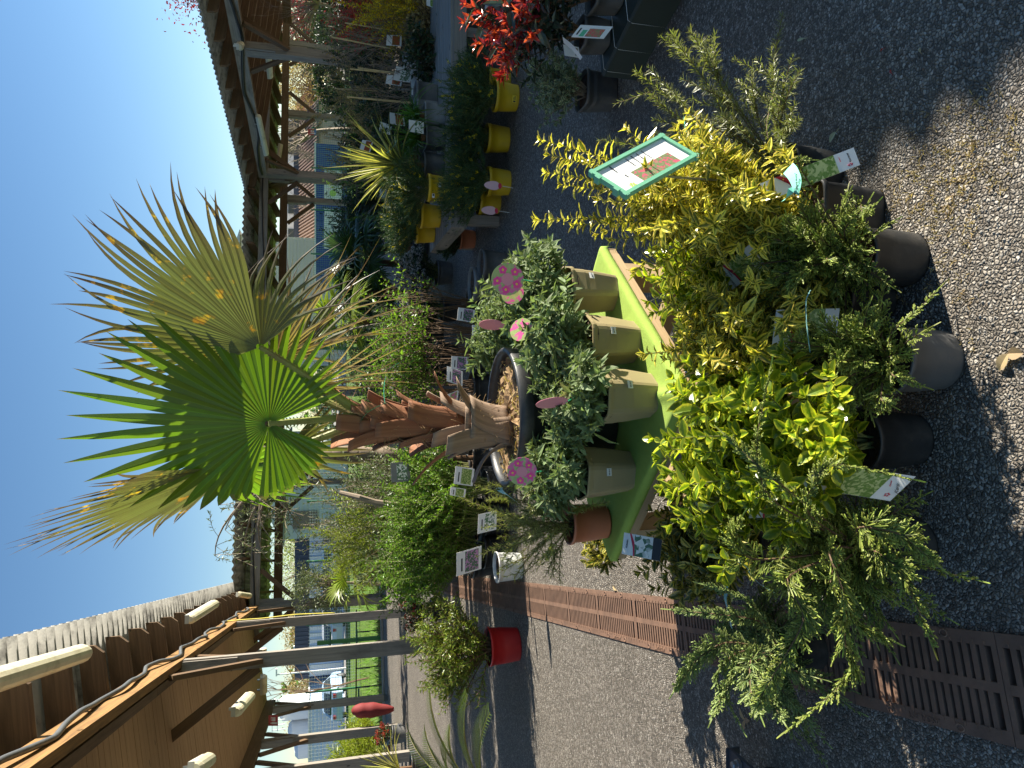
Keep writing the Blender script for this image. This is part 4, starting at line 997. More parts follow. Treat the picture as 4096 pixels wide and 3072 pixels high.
def petiole(pts, w0, w1, name='petiole', mat='petiole'):
    pts = np.asarray(pts, float); pl = bez(*pts, 12) if len(pts) == 3 else pts; mb = MB(); n = len(pl)
    tube(mb, pl, np.linspace(w0, w1, n), 8); T = nrm(np.gradient(pl, axis=0))
    S = nrm(np.cross(T, V3(0, -1, .1)))
    for i in np.linspace(1, n-2, 22):          # marginal teeth
        for sg in (-1, 1):
            p = resample(pl, np.array([i/(n-1)]))[0]; k = int(i); s = S[k]*sg; r = w0+(w1-w0)*i/(n-1)
            mb.add([p+s*r*.8-T[k]*.004, p+s*r*.8+T[k]*.004, p+s*(r+.006)+T[k]*.005], None, [(0, 1, 2)])
    return mb.build(name, M[mat], pal, smooth=False)
def palm_leaf(hub, axis, normal, R, mat, pet, seed, w=(.013, .008), pmat='petiole', **kw):
    hub = P(*hub)-pb; mb = MB(); fan_leaf(mb, hub, axis, normal, R, RNG(seed), **kw); lf = mb.build('leaf_blade', M[mat], pal)
    if pet is not None: petiole([P(*x)-pb for x in pet]+[hub], *w, mat=pmat)
    return lf
def lf1(a):
    if a >= 0: return np.interp(a, [0, .35, .6, 1.0, 1.5, 2.0, 2.7], [1.03, .99, .95, .82, .70, .62, .45])
    return np.interp(-a, [0, .35, .55, .8, 1.2, 1.8, 2.7], [1.03, .96, .80, .62, .42, .40, .36])
palm_leaf((1075, 1695, 2.33), (.0, -.05, 1), (.08, -1, .12), .56, 'palm_green', [(1440, 1665, 2.42), (1250, 1680, 2.36)], 61, nseg=46, span=2.72, fused=.44, lf=lf1, droop=.02, sag=lambda a: .3+.7*abs(a)/2, w=(.013, .009))
palm_leaf((1040, 1388, 2.30), (.50, -.08, .86), (-.62, -.75, .16), .585, 'palm_old', [(1430, 1640, 2.42), (1200, 1480, 2.34)], 62, nseg=30, span=.98, fused=.46, droop=.05, split=1.0, lf=lambda a: np.interp(a, [-1, -.7, 0, .5, 1.0], [.9, 1.04, 1.03, .98, .80]))
palm_leaf((1046, 1384, 2.31), (.93, .05, -.10), (-.15, -.95, .2), .36, 'palm_old', None, 63, nseg=13, span=.75, fused=.30, droop=.25, split=1.2)
palm_leaf((930, 1870, 2.42), (-.37, -.10, .93), (-.90, -.34, -.36), .60, 'palm_old', [(1440, 1690, 2.46), (1160, 1805, 2.42)], 64, nseg=34, span=.95, fused=.5, droop=.02, split=.8)
palm_leaf((932, 1872, 2.43), (-.3, .2, -.55), (-.4, -.85, .3), .20, 'palm_green', None, 65, nseg=16, span=1.5, fused=.5, droop=.35, split=1)
palm_leaf((1100, 1440, 2.44), (.62, .1, -.70), (-.4, -.8, .4), .46, 'palm_dry', None, 66, nseg=13, span=.62, fused=.15, droop=.20, split=2.2)
palm_leaf((1160, 1480, 2.52), (.88, .1, -.1), (-.2, -.9, .4), .40, 'palm_old', [(1420, 1640, 2.46), (1300, 1560, 2.5)], 67, nseg=15, span=.8, fused=.3, droop=.22, split=1.6)
palm_leaf((1000, 1470, 2.62), (-.1, .1, 1), (.2, -1, .1), .34, 'palm_green', [(1430, 1660, 2.5), (1200, 1560, 2.58)], 68, nseg=26, span=2.0, fused=.5, droop=.05)
palm_leaf((1250, 1540, 2.42), (.22, -.1, -.9), (-.5, -.8, .1), .33, 'palm_dry', None, 69, nseg=9, span=.5, fused=.12, droop=.05, split=2.5)
palm_leaf((1150, 1800, 2.55), (.05, .3, -.9), (-.3, -.9, .1), .30, 'palm_old', None, 70, nseg=12, span=.9, fused=.3, droop=.05, split=1.5)
mb = MB()
for i in range(46):
    p = P(rg.uniform(1080, 1420), rg.uniform(1390, 1720), rg.uniform(2.35, 2.5))-pb; d = rg.normal(size=3)*.05
    tube(mb, bez(p, p+d, p+d*.6+V3(*rg.normal(size=3))*.05, 8), .0007, 3, cap=False)
mb.build('threads', M['drygrass'], pal)
mb = MB(); ribbon(mb, bez(P(1540, 1612, 2.33)-pb, P(1520, 1480, 2.30)-pb, P(1598, 1452, 2.30)-pb, 12), .020, rg, side=V3(.2, -1, 0), fold=.03); mb.build('tie_strip', M['taggreen'], pal)
mb = MB(); ribbon(mb, bez(P(1545, 1611, 2.33)-pb, P(1460, 1640, 2.36)-pb, P(1440, 1690, 2.4)-pb, 6), .018, rg, side=V3(.2, -1, 0), fold=.03); mb.build('tie_strip', M['taggreen'], pal)

# ================= potted shrubs standing on the asphalt in front =================
def plant_tag(t, tl, tr, bl, photo, title, sub=None, band=True, brand=None, dark=None):
    c = card_px(t, tl, tr, bl, M['white'])
    c.patch('photo_print', 0, .22, 1, .70, M[photo])
    if dark: c.patch('dark_print', 0, 0, 1, .68, M['print'], .0019)
    if band: c.poly('crimson_band', [(0, .66), (.62, .70), (1, .80), (1, .84), (.62, .745), (0, .70)], M['redink'], .0026)
    c.text(title, .5, .885, c.w*.115, M['print'])
    if sub: c.text(sub, .55, .80, c.w*.06, M['print'])
    if brand:
        c.text(brand, .58, .08, c.w*.15, M['print'])
        for q in range(5): c.poly('red_petal_mark', [(.2+.05*math.cos(a)+.025*math.cos(b), .09+.02*math.sin(a)+.010*math.sin(b)) for a in [q*1.256] for b in np.arange(8)*.785], M['redink'])
        c.text('Pensez-y !', .66, .175, c.w*.07, M['redink'])
    return c
def euon(label, loc, seed, h, r, mat, pot, leaf=(.042, .021), n=26, lean=(0, 0), extra=(), group='spindle shrubs in pots', gap=.017, potr=.08, poth=.17, shape='round', sub=3, tmplt=None, **kw):
    rg = RNG(seed); t = thing('potted_spindle', label, 'potted shrub', loc, group=group)
    pot_mesh(t, potr, poth, M[pot], shape, .016, .8, rng=rg)
    ex = [bez(V3(0, 0, poth), (loc_in(t, P(*e))*.5+V3(0, 0, poth*.5))*[1, 1, 1.05], loc_in(t, P(*e)), 10) for e in extra]
    lm, sm = leafy(rg, n, h-poth, r, *leaf, tmplt or OVAL, gap, poth-.02, .003, base_r=.045, sub=sub, subl=.42, spread=.8, tip=5, lean=lean, start=.18, extra=ex, **kw)
    lm.build('foliage', M[mat], t); sm.build('stems', M['stem'], t)
    return t
e3 = euon('big golden-edged spindle bush in a black pot, front and centre', (-.14, 1.52, 0), 71, .66, .205, 'euon_gold', 'blackpot', (.046, .024), 34, lean=(-.035, 0), flat=.3, extra=[(2660, 1950, 1.62), (2700, 1560, 1.62), (2690, 1800, 1.6), (2740, 1660, 1.55), (3050, 2080, 1.5), (2800, 2080, 1.58)])
e2 = euon('yellow-variegated spindle below the near corner of the green table', (.115, 1.66, 0), 72, .585, .135, 'euon_cream', 'blackpot', (.040, .0155), 34, extra=[(2580, 1415, 1.72), (2700, 1400, 1.7)], tmplt=LANCE, gap=.013, flat=.3)
e1 = euon('gold-edged spindle under the right side of the green table', (.30, 1.84, 0), 73, .555, .15, 'euon_gold', 'blackpot', (.043, .021), 26, extra=[(2620, 1250, 1.86), (2640, 1000, 1.85)], flat=.35)
eh = euon('tall cream-variegated spindle with long shoots at the right of the table', (.46, 1.68, 0), 74, .72, .165, 'euon_cream', 'blackpot', (.038, .0145), 30, potr=.088, poth=.2, shape='square', tmplt=LANCE, gap=.013, flat=.4, extra=[(2168, 560, 1.80), (2152, 880, 1.82), (2330, 640, 1.75), (2400, 800, 1.7), (2250, 740, 1.8), (2300, 900, 1.8), (2450, 960, 1.78), (2200, 620, 1.85), (2190, 690, 1.8)])
eh['label'] = 'tall cream-variegated spindle with long shoots behind the green-framed sign'
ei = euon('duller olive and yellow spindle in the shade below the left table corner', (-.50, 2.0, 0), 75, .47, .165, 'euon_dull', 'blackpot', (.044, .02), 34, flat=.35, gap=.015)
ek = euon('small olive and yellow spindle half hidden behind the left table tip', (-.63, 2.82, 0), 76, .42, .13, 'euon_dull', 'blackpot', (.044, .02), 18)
er = euon('low cream-variegated spindle between two conifers by the blue strip', (.22, 1.63, 0), 77, .36, .10, 'euon_cream', 'blackpot', (.046, .018), 14, gap=.018, potr=.07, poth=.15)
er2 = euon('bright yellow-green spindle tuft in the gap right of the two front conifers', (.36, 1.74, 0), 78, .42, .11, 'euon_gold', 'blackpot', (.043, .02), 14, potr=.07, poth=.15)

plant_tag(e3, (3182, 1945, 1.37), (3288, 1848, 1.37), (3560, 2004, 1.315), 'photo_green', 'FUSAIN DU JAPON', 'Microphyllus', brand='Kerisnel')
plant_tag(e3, (2995, 2072, 1.50), (3012, 1962, 1.50), (3180, 2066, 1.46), 'photo_green', 'FUSAIN DU JAPON', 'Aureomarginatus')
plant_tag(e2, (3085, 1400, 1.55), (3105, 1240, 1.56), (3340, 1395, 1.5), 'photo_green', 'FUSAIN DU JAPON', 'Bravo')
plant_tag(e1, (2930, 1158, 1.72), (2872, 1078, 1.72), (3060, 1060, 1.62), 'photo_green', 'FUSAIN DU JAPON', 'Argenteus')
plant_tag(eh, (3065, 805, 1.56), (3040, 735, 1.57), (3440, 660, 1.50), 'photo_green', 'FUSAIN DU JAPON', None, brand='Kerisnel')
plant_tag(er, (2680, 890, 1.72), (2660, 830, 1.73), (2960, 770, 1.66), 'photo_green', 'FUSAIN', None)
plant_tag(ei, (2487, 2215, 2.0), (2497, 2130, 2.02), (2640, 2245, 1.93), 'photo_white', 'FUSAIN', None, dark=True)

def conifer(label, loc, seed, n, h, r, mat, pot, potr=.08, poth=.16, extra=(), lean=(0, 0), rz=0, **kw):
    rg = RNG(seed); t = thing('potted_juniper', label, 'potted conifer', loc, group='junipers in plastic pots')
    pot_mesh(t, potr, poth, M[pot], 'round', .014, .86, rng=rg)
    ex = []
    for e in extra:
        p = [loc_in(t, P(*x)) for x in e]; p = [V3(0, 0, poth)]+p
        tt = np.linspace(0, len(p)-1, 6*len(p)); f = np.stack([np.interp(tt, np.arange(len(p)), np.array(p)[:, i]) for i in range(3)], 1)
        for _ in range(4): f[1:-1] = (f[:-2]+2*f[1:-1]+f[2:])/4
        ex.append(f)
    lm, sm = juniper(rg, n, h-poth, r, poth-.02, lean, extra=ex, **kw)
    lm.build('foliage', M[mat], t); sm.build('stems', M['brownstem'], t)
    return t
ja = conifer('dense dark juniper at the right front with the small grey pot partly lit', (.318, 1.535, 0), 81, 60, .46, .165, 'juniper', 'blackpot', .078, .168, lean=(-.01, .02), sec_l=.06, droop=.25, extra=[[(3050, 560, 1.55), (3110, 300, 1.62)], [(3180, 640, 1.5), (3240, 640, 1.48)], [(3000, 800, 1.6), (2930, 900, 1.6)], [(3440, 800, 1.44), (3450, 860, 1.4)]])
ja['label'] = 'dense dark juniper in the right-hand pot beside the mint green strip'
jb = conifer('open feathery juniper in the sunlit grey pot at the very front', (.058, 1.44, 0), 82, 38, .45, .155, 'juniper', 'greypot', .083, .158, lean=(.0, .02), sec_l=.07, droop=.3, extra=[[(3560, 1330, 1.30), (3650, 1260, 1.26), (3765, 1145, 1.24)], [(3560, 1500, 1.3), (3690, 1545, 1.27)], [(3480, 1330, 1.35), (3520, 1290, 1.32)], [(3520, 1600, 1.33), (3560, 1620, 1.32)]])
jc = conifer('sprawling feathery juniper in the shaded black pot left of the golden bush', (-.405, 1.51, 0), 83, 54, .46, .24, 'juniper', 'blackpot', .078, .17, sec_l=.085, droop=.35, lean=(-.02, .0),
  extra=[[(3060, 2000, 1.207), (3020, 1780, 1.190), (3080, 1480, 1.190)], [(3200, 2050, 1.173), (3300, 1840, 1.139), (3640, 1915, 1.088)], [(3150, 1960, 1.156), (3040, 1870, 1.173), (2900, 1740, 1.232)], [(3300, 2180, 1.173), (3384, 2386, 1.139), (3377, 2589, 1.139), (3425, 2656, 1.131), (3330, 2778, 1.139), (3154, 2917, 1.173)], [(3120, 2300, 1.232), (3235, 2467, 1.207), (3087, 2710, 1.232), (3026, 2826, 1.258)], [(3500, 2200, 1.156), (3614, 2285, 1.105), (3729, 2582, 1.079)], [(3420, 2100, 1.156), (3600, 2130, 1.113), (3740, 2250, 1.079)], [(3000, 2250, 1.275), (2920, 2150, 1.292), (2960, 2080, 1.275)], [(3300, 2300, 1.190), (3420, 2500, 1.156), (3560, 2560, 1.131)]])
jd = conifer('loose bluish juniper drooping over the drain in a small black pot', (-.80, 1.90, 0), 84, 40, .36, .25, 'juniper_blue', 'blackpot', .074, .125, sec_l=.08, droop=.55, lean=(-.02, -.05),
  extra=[[(3050, 2480, 1.460), (2900, 2460, 1.476), (2690, 2440, 1.517)], [(3040, 2450, 1.435), (2960, 2380, 1.435), (2820, 2340, 1.476)], [(2950, 2600, 1.476), (2850, 2700, 1.460), (2960, 2900, 1.394)], [(2900, 2560, 1.517), (2780, 2640, 1.517), (2700, 2760, 1.476)], [(3000, 2650, 1.435), (3060, 2760, 1.378), (3130, 2880, 1.312)], [(2960, 2640, 1.476), (2900, 2760, 1.427), (2850, 2870, 1.394)], [(3000, 2620, 1.410), (3000, 2760, 1.361), (3040, 2860, 1.312)]])

def strip(t, pts, w, mat, name='paper_strip', side=(0, -1, .3), txt=None):
    pl = [loc_in(t, P(*p)) for p in pts]; mb = MB(); tt = np.linspace(0, len(pl)-1, 16); f = np.stack([np.interp(tt, np.arange(len(pl)), np.array(pl)[:, i]) for i in range(3)], 1)
    for _ in range(2): f[1:-1] = (f[:-2]+2*f[1:-1]+f[2:])/4
    ribbon(mb, f, w, RNG(1), side=V3(*side), fold=.02); o = mb.build(name, M[mat], t)
    if txt:
        for s, i in txt:
            d = nrm(f[i+1]-f[i]); sd = V3(*side); e = d; u_ = nrm(np.cross(nrm(sd), e)); put_text(s, w*.3, M['print'], f[i]+nrm(sd)*.0015, e, u_, o)
    return o
strip(jd, [(2930, 2242, 1.70), (2985, 2262, 1.68), (3000, 2300, 1.66), (3040, 2340, 1.64), (3105, 2375, 1.63)], .024, 'tagblue', side=(.2, -1, .5), txt=[('Plant Passport', 3), ('GENEVRIER', 9)])
strip(jd, [(2905, 2345, 1.86), (2900, 2400, 1.84), (2915, 2460, 1.83), (2925, 2510, 1.83)], .024, 'tagblue', side=(-.2, -1, .3))
strip(ja, [(3155, 685, 1.50), (3150, 730, 1.46), (3175, 765, 1.44), (3195, 730, 1.44), (3165, 690, 1.47)], .026, 'mint', side=(0, -.5, 1), txt=[('JUNIPERUS', 6)]) if False else None
M['mint'] = m_plain('mint_strip', (.22, .62, .48), .45, .06, 20, .02)
strip(ja, [(3152, 672, 1.47), (3170, 690, 1.42), (3190, 735, 1.39), (3175, 775, 1.40), (3145, 790, 1.44)], .030, 'mint', side=(.25, -1, -.1), txt=[('JUNIPERUS', 7), ('PICHULES', 9)])
strip(jb, [(3240, 1162, 1.44), (3222, 1200, 1.42), (3225, 1290, 1.41), (3240, 1410, 1.42)], .006, 'tagblue', side=(0, -1, .3))

# needle-leaved shrub with long shoots at the right
t = gv = thing('potted_grevillea', 'needle-leaved shrub with long spiky shoots reaching over the shaded asphalt', 'potted plant', (.62, 1.84, 0))
pot_mesh(t, .08, .16, M['blackpot'], 'round', .014, .84, rng=RNG(9))
ends = [((2700, 420), (2545, 285, 1.95)), ((2800, 330), (2690, 130, 1.98)), ((2880, 380), (2760, 118, 1.95)), ((3050, 400), (3130, 62, 1.80)), ((2950, 450), (2800, 150, 1.92)), ((3080, 480), (3200, 285, 1.66)), ((2850, 520), (2620, 480, 1.9)), ((2750, 520), (2600, 380, 1.95)), ((3000, 480), (3010, 290, 1.8)), ((2700, 600), (2400, 560, 2.0)), ((2780, 640), (2560, 640, 1.92)), ((3060, 560), (3170, 230, 1.72)), ((2920, 560), (2870, 410, 1.85)), ((2830, 450), (2860, 140, 1.95)), ((3100, 560), (3180, 420, 1.65)), ((2900, 620), (2720, 560, 1.85))]
ext = []
for mid, en in ends: ext.append(bez(V3(0, 0, .15), loc_in(t, P(*mid, 1.86)), loc_in(t, P(*en)), 14))
lm, sm = leafy(RNG(91), 18, .30, .2, .024, .0022, NEEDLE, .0042, .14, .0022, pair=3, spread=.85, tip=6, sub=1, subl=.4, flat=.4, start=.05, extra=ext)
rg = RNG(92)
for e in ext:
    for k in range(3):
        i = rg.integers(4, 11); tg = nrm(e[i]-e[i-1]); d = nrm(tg+rg.normal(size=3)*.45+V3(0, 0, .2)); s = bez(e[i], e[i]+d*.05, e[i]+d*.11+V3(0, 0, .02), 7)
        tube(sm, s, .0009, 4, cap=False); leaves_on(lm, s, rg, .0042, .021, .0021, NEEDLE, .05, .85, 3, 6)
lm.build('foliage', M['grevillea'], t); sm.build('stems', M['brownstem'], t)
mb = MB(); scatter(mb, loc_in(t, P(2898, 610, 1.75))+rg.normal(size=(14, 3))*.006, rg.normal(size=(14, 3)), rg.normal(size=(14, 3)), .016, .006, OVAL3, rg); mb.build('flower', M['hotpink'], t)
strip(gv, [(2735, 470, 1.80), (2740, 520, 1.78), (2775, 570, 1.77), (2800, 620, 1.77)], .010, 'mint', side=(0, -1, .3))
# name-sign on a metal stake
cs_ = [P(2404, 687, 1.56), P(2645, 551, 1.60), P(2779, 629, 1.54), P(2503, 782, 1.50)]    # hinge right, far right, far left, hinge left
t = thing('plant_sign', 'mint green framed plant sign with flower photo on a thin metal stake', 'sign', tuple(cs_[3]))
L_ = np.array(t.location)
p1, p2, p3, p4 = [c-L_ for c in cs_]                 # the hinge (p4-p1) is the top of the sheet
sg = Card(t, p3, p2-p3, p4-p3, np.linalg.norm(p2-p3), np.linalg.norm(p4-p3), M['paper'], name='paper_sheet', th=.002)
sg.patch('photo_print', .09, .16, .50, .70, M['photo_grev'])
for k, s_ in enumerate(('feuillage persistant', 'floraison printemps', 'exposition : soleil', 'hauteur : 1 a 1,5 m')): sg.text(s_, .74, .58-.075*k, sg.w*.045, M['print'])
sg.text('Grevillea', .80, .80, sg.w*.075, M['print']); sg.text('jardin', .46, .775, sg.w*.05, M['print'])
for q in range(6):
    a = q*math.pi/3; c_, s_ = math.cos(a), math.sin(a)
    sg.poly('flower_logo', [(.15+(c_*x-s_*y)*.09, .83+(s_*x+c_*y)*.09*sg.w/sg.h) for x, y in ((.1, 0), (.45, .22), (.8, .25), (1, 0), (.8, -.25), (.45, -.22))], M['logo_green'])
mb = MB(); c = [sg.o, sg.o+sg.ex*sg.w, sg.o+sg.ex*sg.w+sg.ey*sg.h, sg.o+sg.ey*sg.h]
for i in range(4):
    a, b = c[i], c[(i+1) % 4]; d = nrm(b-a)
    beam(mb, a-d*.008+sg.ez*(.001+.0003*i), b+d*.008+sg.ez*(.001+.0003*i), .010, .013, up=sg.ez)
box(mb, (c[0]+c[2])/2-sg.ez*.0042, (sg.w, sg.h, .003), [sg.ex, sg.ey, sg.ez])
for f in (.22, .78): beam(mb, c[3]+sg.ex*sg.w*(f-.07)+sg.ey*.006, c[3]+sg.ex*sg.w*(f+.07)+sg.ey*.006, .009, .018, up=sg.ez)
mb.build('sign_frame', M['signgreen'], t)
mb = MB(); tube(mb, [(c[0]*.6+c[3]*.4)-sg.ez*.012, P(2790, 715, 1.60)-L_, P(3010, 728, 1.66)-L_, P(3230, 745, 1.72)-L_*1], .0028, 6)
mb.build('stake', M['steel'], t)
# ================= right-hand side: benches, broom pots, photinias =================
rg = RNG(101)
def bench(label, x0, x1, y0, y1, z, mat='wood_grey', slat=.12):
    t = thing('bench', label, 'display bench', ((x0+x1)/2, (y0+y1)/2, 0)); c = V3((x0+x1)/2, (y0+y1)/2, 0)
    def b(name, p, q, w, h, up=(0, 0, 1)):
        mb = MB(); beam(mb, V3(*p)-c, V3(*q)-c, w, h, up, rnd=rg.random()); mb.build(name, M[mat], t)
    b('rail', (x0, y0, z-.075), (x1, y0, z-.075), .04, .11); b('rail', (x0, y1, z-.075), (x1, y1, z-.075), .04, .11)
    b('rail', (x0+.021, y0+.021, z-.0752), (x0+.021, y1-.021, z-.0752), .04, .11); b('rail', (x1-.021, y0+.021, z-.0752), (x1-.021, y1-.021, z-.0752), .04, .11)
    for x in (x0+.08, (x0+x1)/2, x1-.08):
        for y in (y0+.062, y1-.062): b('leg', (x, y, 0), (x, y, z-.021), .08, .08, (1, 0, 0))
    n = int((y1-y0)/slat)
    for i in range(n): b('slat', (x0, y0+slat*(i+.5), z-.01), (x1, y0+slat*(i+.5), z-.01), slat-.015, .018)
    return t
bench('weathered low wooden bench carrying yellow pots and strap-leaved plants', 1.30, 4.6, 5.95, 7.15, .42)
def yellow(label, ix, iy, z, h=.42, r=.30, seed=0, base=None, tagp=None, flowers=1.0):
    rg = RNG(seed); g = G(ix, iy, z) if base is None else base; g = g+V3(0, .09, 0)
    t = thing('potted_broom', label, 'potted plant', tuple(g), group='yellow-flowered broom in yellow pots')
    pot_mesh(t, .115, .18, M['yellowpot'], 'round', .03, .84, rng=rg)
    lm, sm = MB(), MB(); fm = MB()
    for pl, s in stems_dome(rg, 70, h, r, .16, .08, flat=.5, sub=5, subl=.34, hmin=.5):
        tube(sm, pl, np.linspace(.002, .0009, len(pl)), 3, cap=False)
        leaves_on(lm, pl, rg, .011, .030, .0032, NEEDLE, .1, .55, 3, 4)
        if rg.random() < .10*flowers: leaves_on(fm, pl, rg, .010, .017, .010, DIAM, .72, .8, 3, 2)
    lm.build('foliage', M['broom'], t); sm.build('stems', M['stem'], t)
    if fm.v: fm.build('flowers', M['yellowflower'], t)
    if tagp:
        a = thing  # oval care label
        c = P(*tagp)-g; mb = MB(); kk = 16; th = np.arange(kk)*2*np.pi/kk
        pts = np.stack([.034*np.cos(th), 0*th, .060*np.sin(th)*(1+.25*np.sin(th))], 1)+c
        mb.add(np.concatenate([pts, pts+V3(0, .0012, 0)]), [(i, (i+1) % kk, kk+(i+1) % kk, kk+i) for i in range(kk)], [(0, i, i+1) for i in range(1, kk-1)]); o = mb.build('care_label', M['palepink'], t)
        mb = MB(); pts = np.stack([.022*np.cos(th), 0*th-.001, .014*np.sin(th)-.048], 1)+c; mb.add(pts, None, [(0, i, i+1) for i in range(1, kk-1)]); mb.build('label_band', M['redink'], o)
        mb = MB(); tube(mb, [c+V3(0, .001, -.07), c+V3(0, .03, -.16)], .002, 4); mb.build('tag_stick', M['white'], t)
    return t
ya = yellow('broom in a yellow pot with a printed price sticker, rightmost on the asphalt', 2078, 375, 0, seed=111, h=.44)
c = Card(ya, V3(-.085, -.118, .035), (1, -.25, 0), (0, -.1, 1), .052, .03, m_plain('faded_yellow_label', (.75, .55, .04), .5, .1), name='pot_label'); c.patch('barcode', .08, .2, .3, .8, M['print']); c.patch('barcode', .4, .25, .92, .42, M['print']); c.patch('barcode', .4, .58, .8, .74, M['print'])
yellow('broom in a yellow pot, second from the right in front of the bench', 2042, 545, 0, seed=112, h=.42)
yellow('broom in a yellow pot with a pink oval label in front of the bench', 2046, 720, 0, seed=113, h=.44, tagp=(1975, 742, 5.32))
yellow('broom in a yellow pot squeezed behind the left one on the asphalt', 2005, 800, 0, seed=114, h=.38, r=.24, tagp=(1962, 842, 5.55))
yellow('broom in a yellow pot mostly hidden behind the rightmost pot', 2046, 322, 0, seed=115, h=.33, base=V3(2.42, 5.58, 0))
yb = yellow('broom in a yellow pot with two white stickers at the left end of the bench', 1800, 745, .42, seed=116, h=.38)
for dx, dz in ((-.03, .08), (-.115, .13)):
    c = Card(yb, V3(dx+.01, -.122+abs(dx+.02)*.35, dz), (1, -.1, 0), (0, -.1, 1), .034, .02, M['white'], name='price_sticker'); c.patch('barcode', .45, .15, .9, .85, M['print'])
yellow('broom in a yellow pot second along the left edge of the bench', 1780, 800, .42, seed=117, h=.38, base=V3(1.52, 6.45, .42))
yellow('broom in a yellow pot at the far left corner of the bench', 1770, 850, .42, seed=118, h=.36, base=V3(1.45, 6.80, .42))

def strap_plant(label, loc, seed, n, L, w, mat, pot='blackpot', potr=.12, poth=.18, z0=.1, group=None, spread=1.0, droop=.5, up=.5, shape='round', name='strap_leaved_plant', cat='potted plant'):
    rg = RNG(seed); t = thing(name, label, cat, tuple(loc), group=group)
    pot_mesh(t, potr, poth, M[pot], shape, .02, .85, rng=rg)
    mb = strap_rosette(rg, n, L, w, (0, 0, poth+z0), spread, droop, up); mb.build('foliage', M[mat], t)
    mb = MB(); tube(mb, [(0, 0, poth-.03), (0, 0, poth+z0+.03)], [.02, .03], 8); mb.build('crown_base', M['fibre'], t)
    return t
ph = strap_plant('striped sword-leaved plant fanning high above the bench', P(1800, 670, 6.35)*[1, 1, 0]+V3(0, 0, .42), 121, 66, .68, .034, 'yucca', 'greypot', z0=.16, droop=.28, up=.15)
mb = MB(); ribbon(mb, bez(P(1545, 615, 6.1)-np.array(ph.location), P(1575, 590, 6.08)-np.array(ph.location), P(1590, 560, 6.1)-np.array(ph.location), 6), .03, rg, side=V3(0, -1, .2), fold=.03); mb.build('paper_strip', M['tagblue'], ph)
s1 = strap_plant('arching dark green strap plant in the square grey pot on the bench', P(1790, 560, 6.3)*[1, 1, 0]+V3(0, 0, .42), 122, 70, .36, .016, 'strap', 'greypot', .11, .17, .02, droop=1.0, up=.4, shape='square')
Card(s1, V3(-.02, -.16, .20), (1, 0, 0), (0, -.2, 1), .10, .13, M['white']).patch('photo_print', .05, .1, .95, .6, M['photo_white'])
strap_plant('arching strap plant right of the grey pot on the bench', P(1785, 470, 6.3)*[1, 1, 0]+V3(0, 0, .42), 123, 55, .34, .016, 'strap', 'greylight', .11, .18, .02, droop=1.0, up=.4, shape='square')
strap_plant('grass-like plant in a dark pot behind the striped one', P(1780, 640, 6.8)*[1, 1, 0]+V3(0, 0, .42), 124, 60, .34, .012, 'strap', 'greypot', .11, .17, .02, droop=.9, up=.4)

def conifer_bg(label, loc, seed, h, r, mat, pot, potr, poth, n=70, name='potted_conifer', L=.045, group=None):
    rg = RNG(seed); t = thing(name, label, 'potted conifer', tuple(loc), group=group); pot_mesh(t, potr, poth, M[pot], 'round', .02, .84, rng=rg)
    lm, sm = leafy(rg, n, h, r, L, .005, NEEDLE, .011, poth-.03, .003, pair=3, spread=.6, tip=6, sub=5, subl=.3, flat=.5)
    lm.build('foliage', M[mat], t); sm.build('stems', M['brownstem'], t); return t
conifer_bg('small grey-green conifer in the terracotta pot by the bench end', G(1905, 950)+V3(0, .1, 0), 131, .30, .2, 'juniper_dark', 'terra', .10, .15)

# low dark-covered platform with photinias
pc = [V3(1.45, 3.2, 0), V3(1.62, 2.70, 0), V3(2.9, 3.0, 0), V3(2.73, 3.5, 0)]
t = thing('covered_platform', 'low platform wrapped in dark green cover with white stitching, right edge', 'display platform', tuple(pc[0]))
mb = MB(); L0 = pc[0]; v = [c-L0+V3(0, 0, z) for z in (0, .165) for c in pc]; v += [(c-L0)*.985+V3(.01, .004, .175) for c in pc]
mb.add(v, [(i, i+4, (i+1) % 4+4, (i+1) % 4) for i in range(4)]+[(4+i, 8+i, 8+(i+1) % 4, 4+(i+1) % 4) for i in range(4)]+[(11, 10, 9, 8)])
o = mb.build('cover', M['darkcloth'], t, smooth=False)
for f in (.07, .33, .62, .98):
    a = pc[0]+(pc[1]-pc[0])*f-L0; d = nrm(pc[1]-pc[0]); nn = V3(-d[1], d[0], 0); nn = nn if nn[0] < 0 else -nn; inn = (pc[3]-pc[0])
    mb = MB(); tube(mb, [a+nn*.002+V3(0, 0, .004), a+nn*.002+V3(0, 0, .16), a-nn*.012+V3(0, 0, .178), a+inn*.5+V3(0, 0, .178)], .0013, 4); mb.build('stitching', M['thread'], t)
def photinia(label, base, seed, h=.55, r=.24, pot='greypot', potr=.085, poth=.13, n=16, red=.45):
    rg = RNG(seed); t = thing('potted_photinia', label, 'potted shrub', tuple(base), group='red-tipped photinias'); pot_mesh(t, potr, poth, M[pot], 'square', .018, .82, rng=rg)
    lm, sm, rm = MB(), MB(), MB()
    for pl, s in stems_dome(rg, n, h, r, poth-.02, .03, flat=.25, sub=2, subl=.4):
        tube(sm, pl, np.linspace(.0035*s+.001, .0015, len(pl)), 5, cap=False)
        leaves_on(lm, pl[:8], rg, .020, .075, .026, LANCE, .2, .85, 1, 0)
        if pl[-1][2] > poth+h*.55: leaves_on(rm, pl, rg, .011, .062, .019, LANCE, .72, .6, 1, 6, tipscale=.9)
        else: leaves_on(lm, pl, rg, .02, .07, .025, LANCE, .6, .8, 1, 5)
    lm.build('foliage', M['photinia_dark'], t); rm.build('young_leaves', M['photinia_red'], t); sm.build('stems', M['brownstem'], t); return t
pa = photinia('photinia with a large photo label on its pot, rightmost on the covered platform', V3(1.72, 3.0, .176), 141, .50, .26)
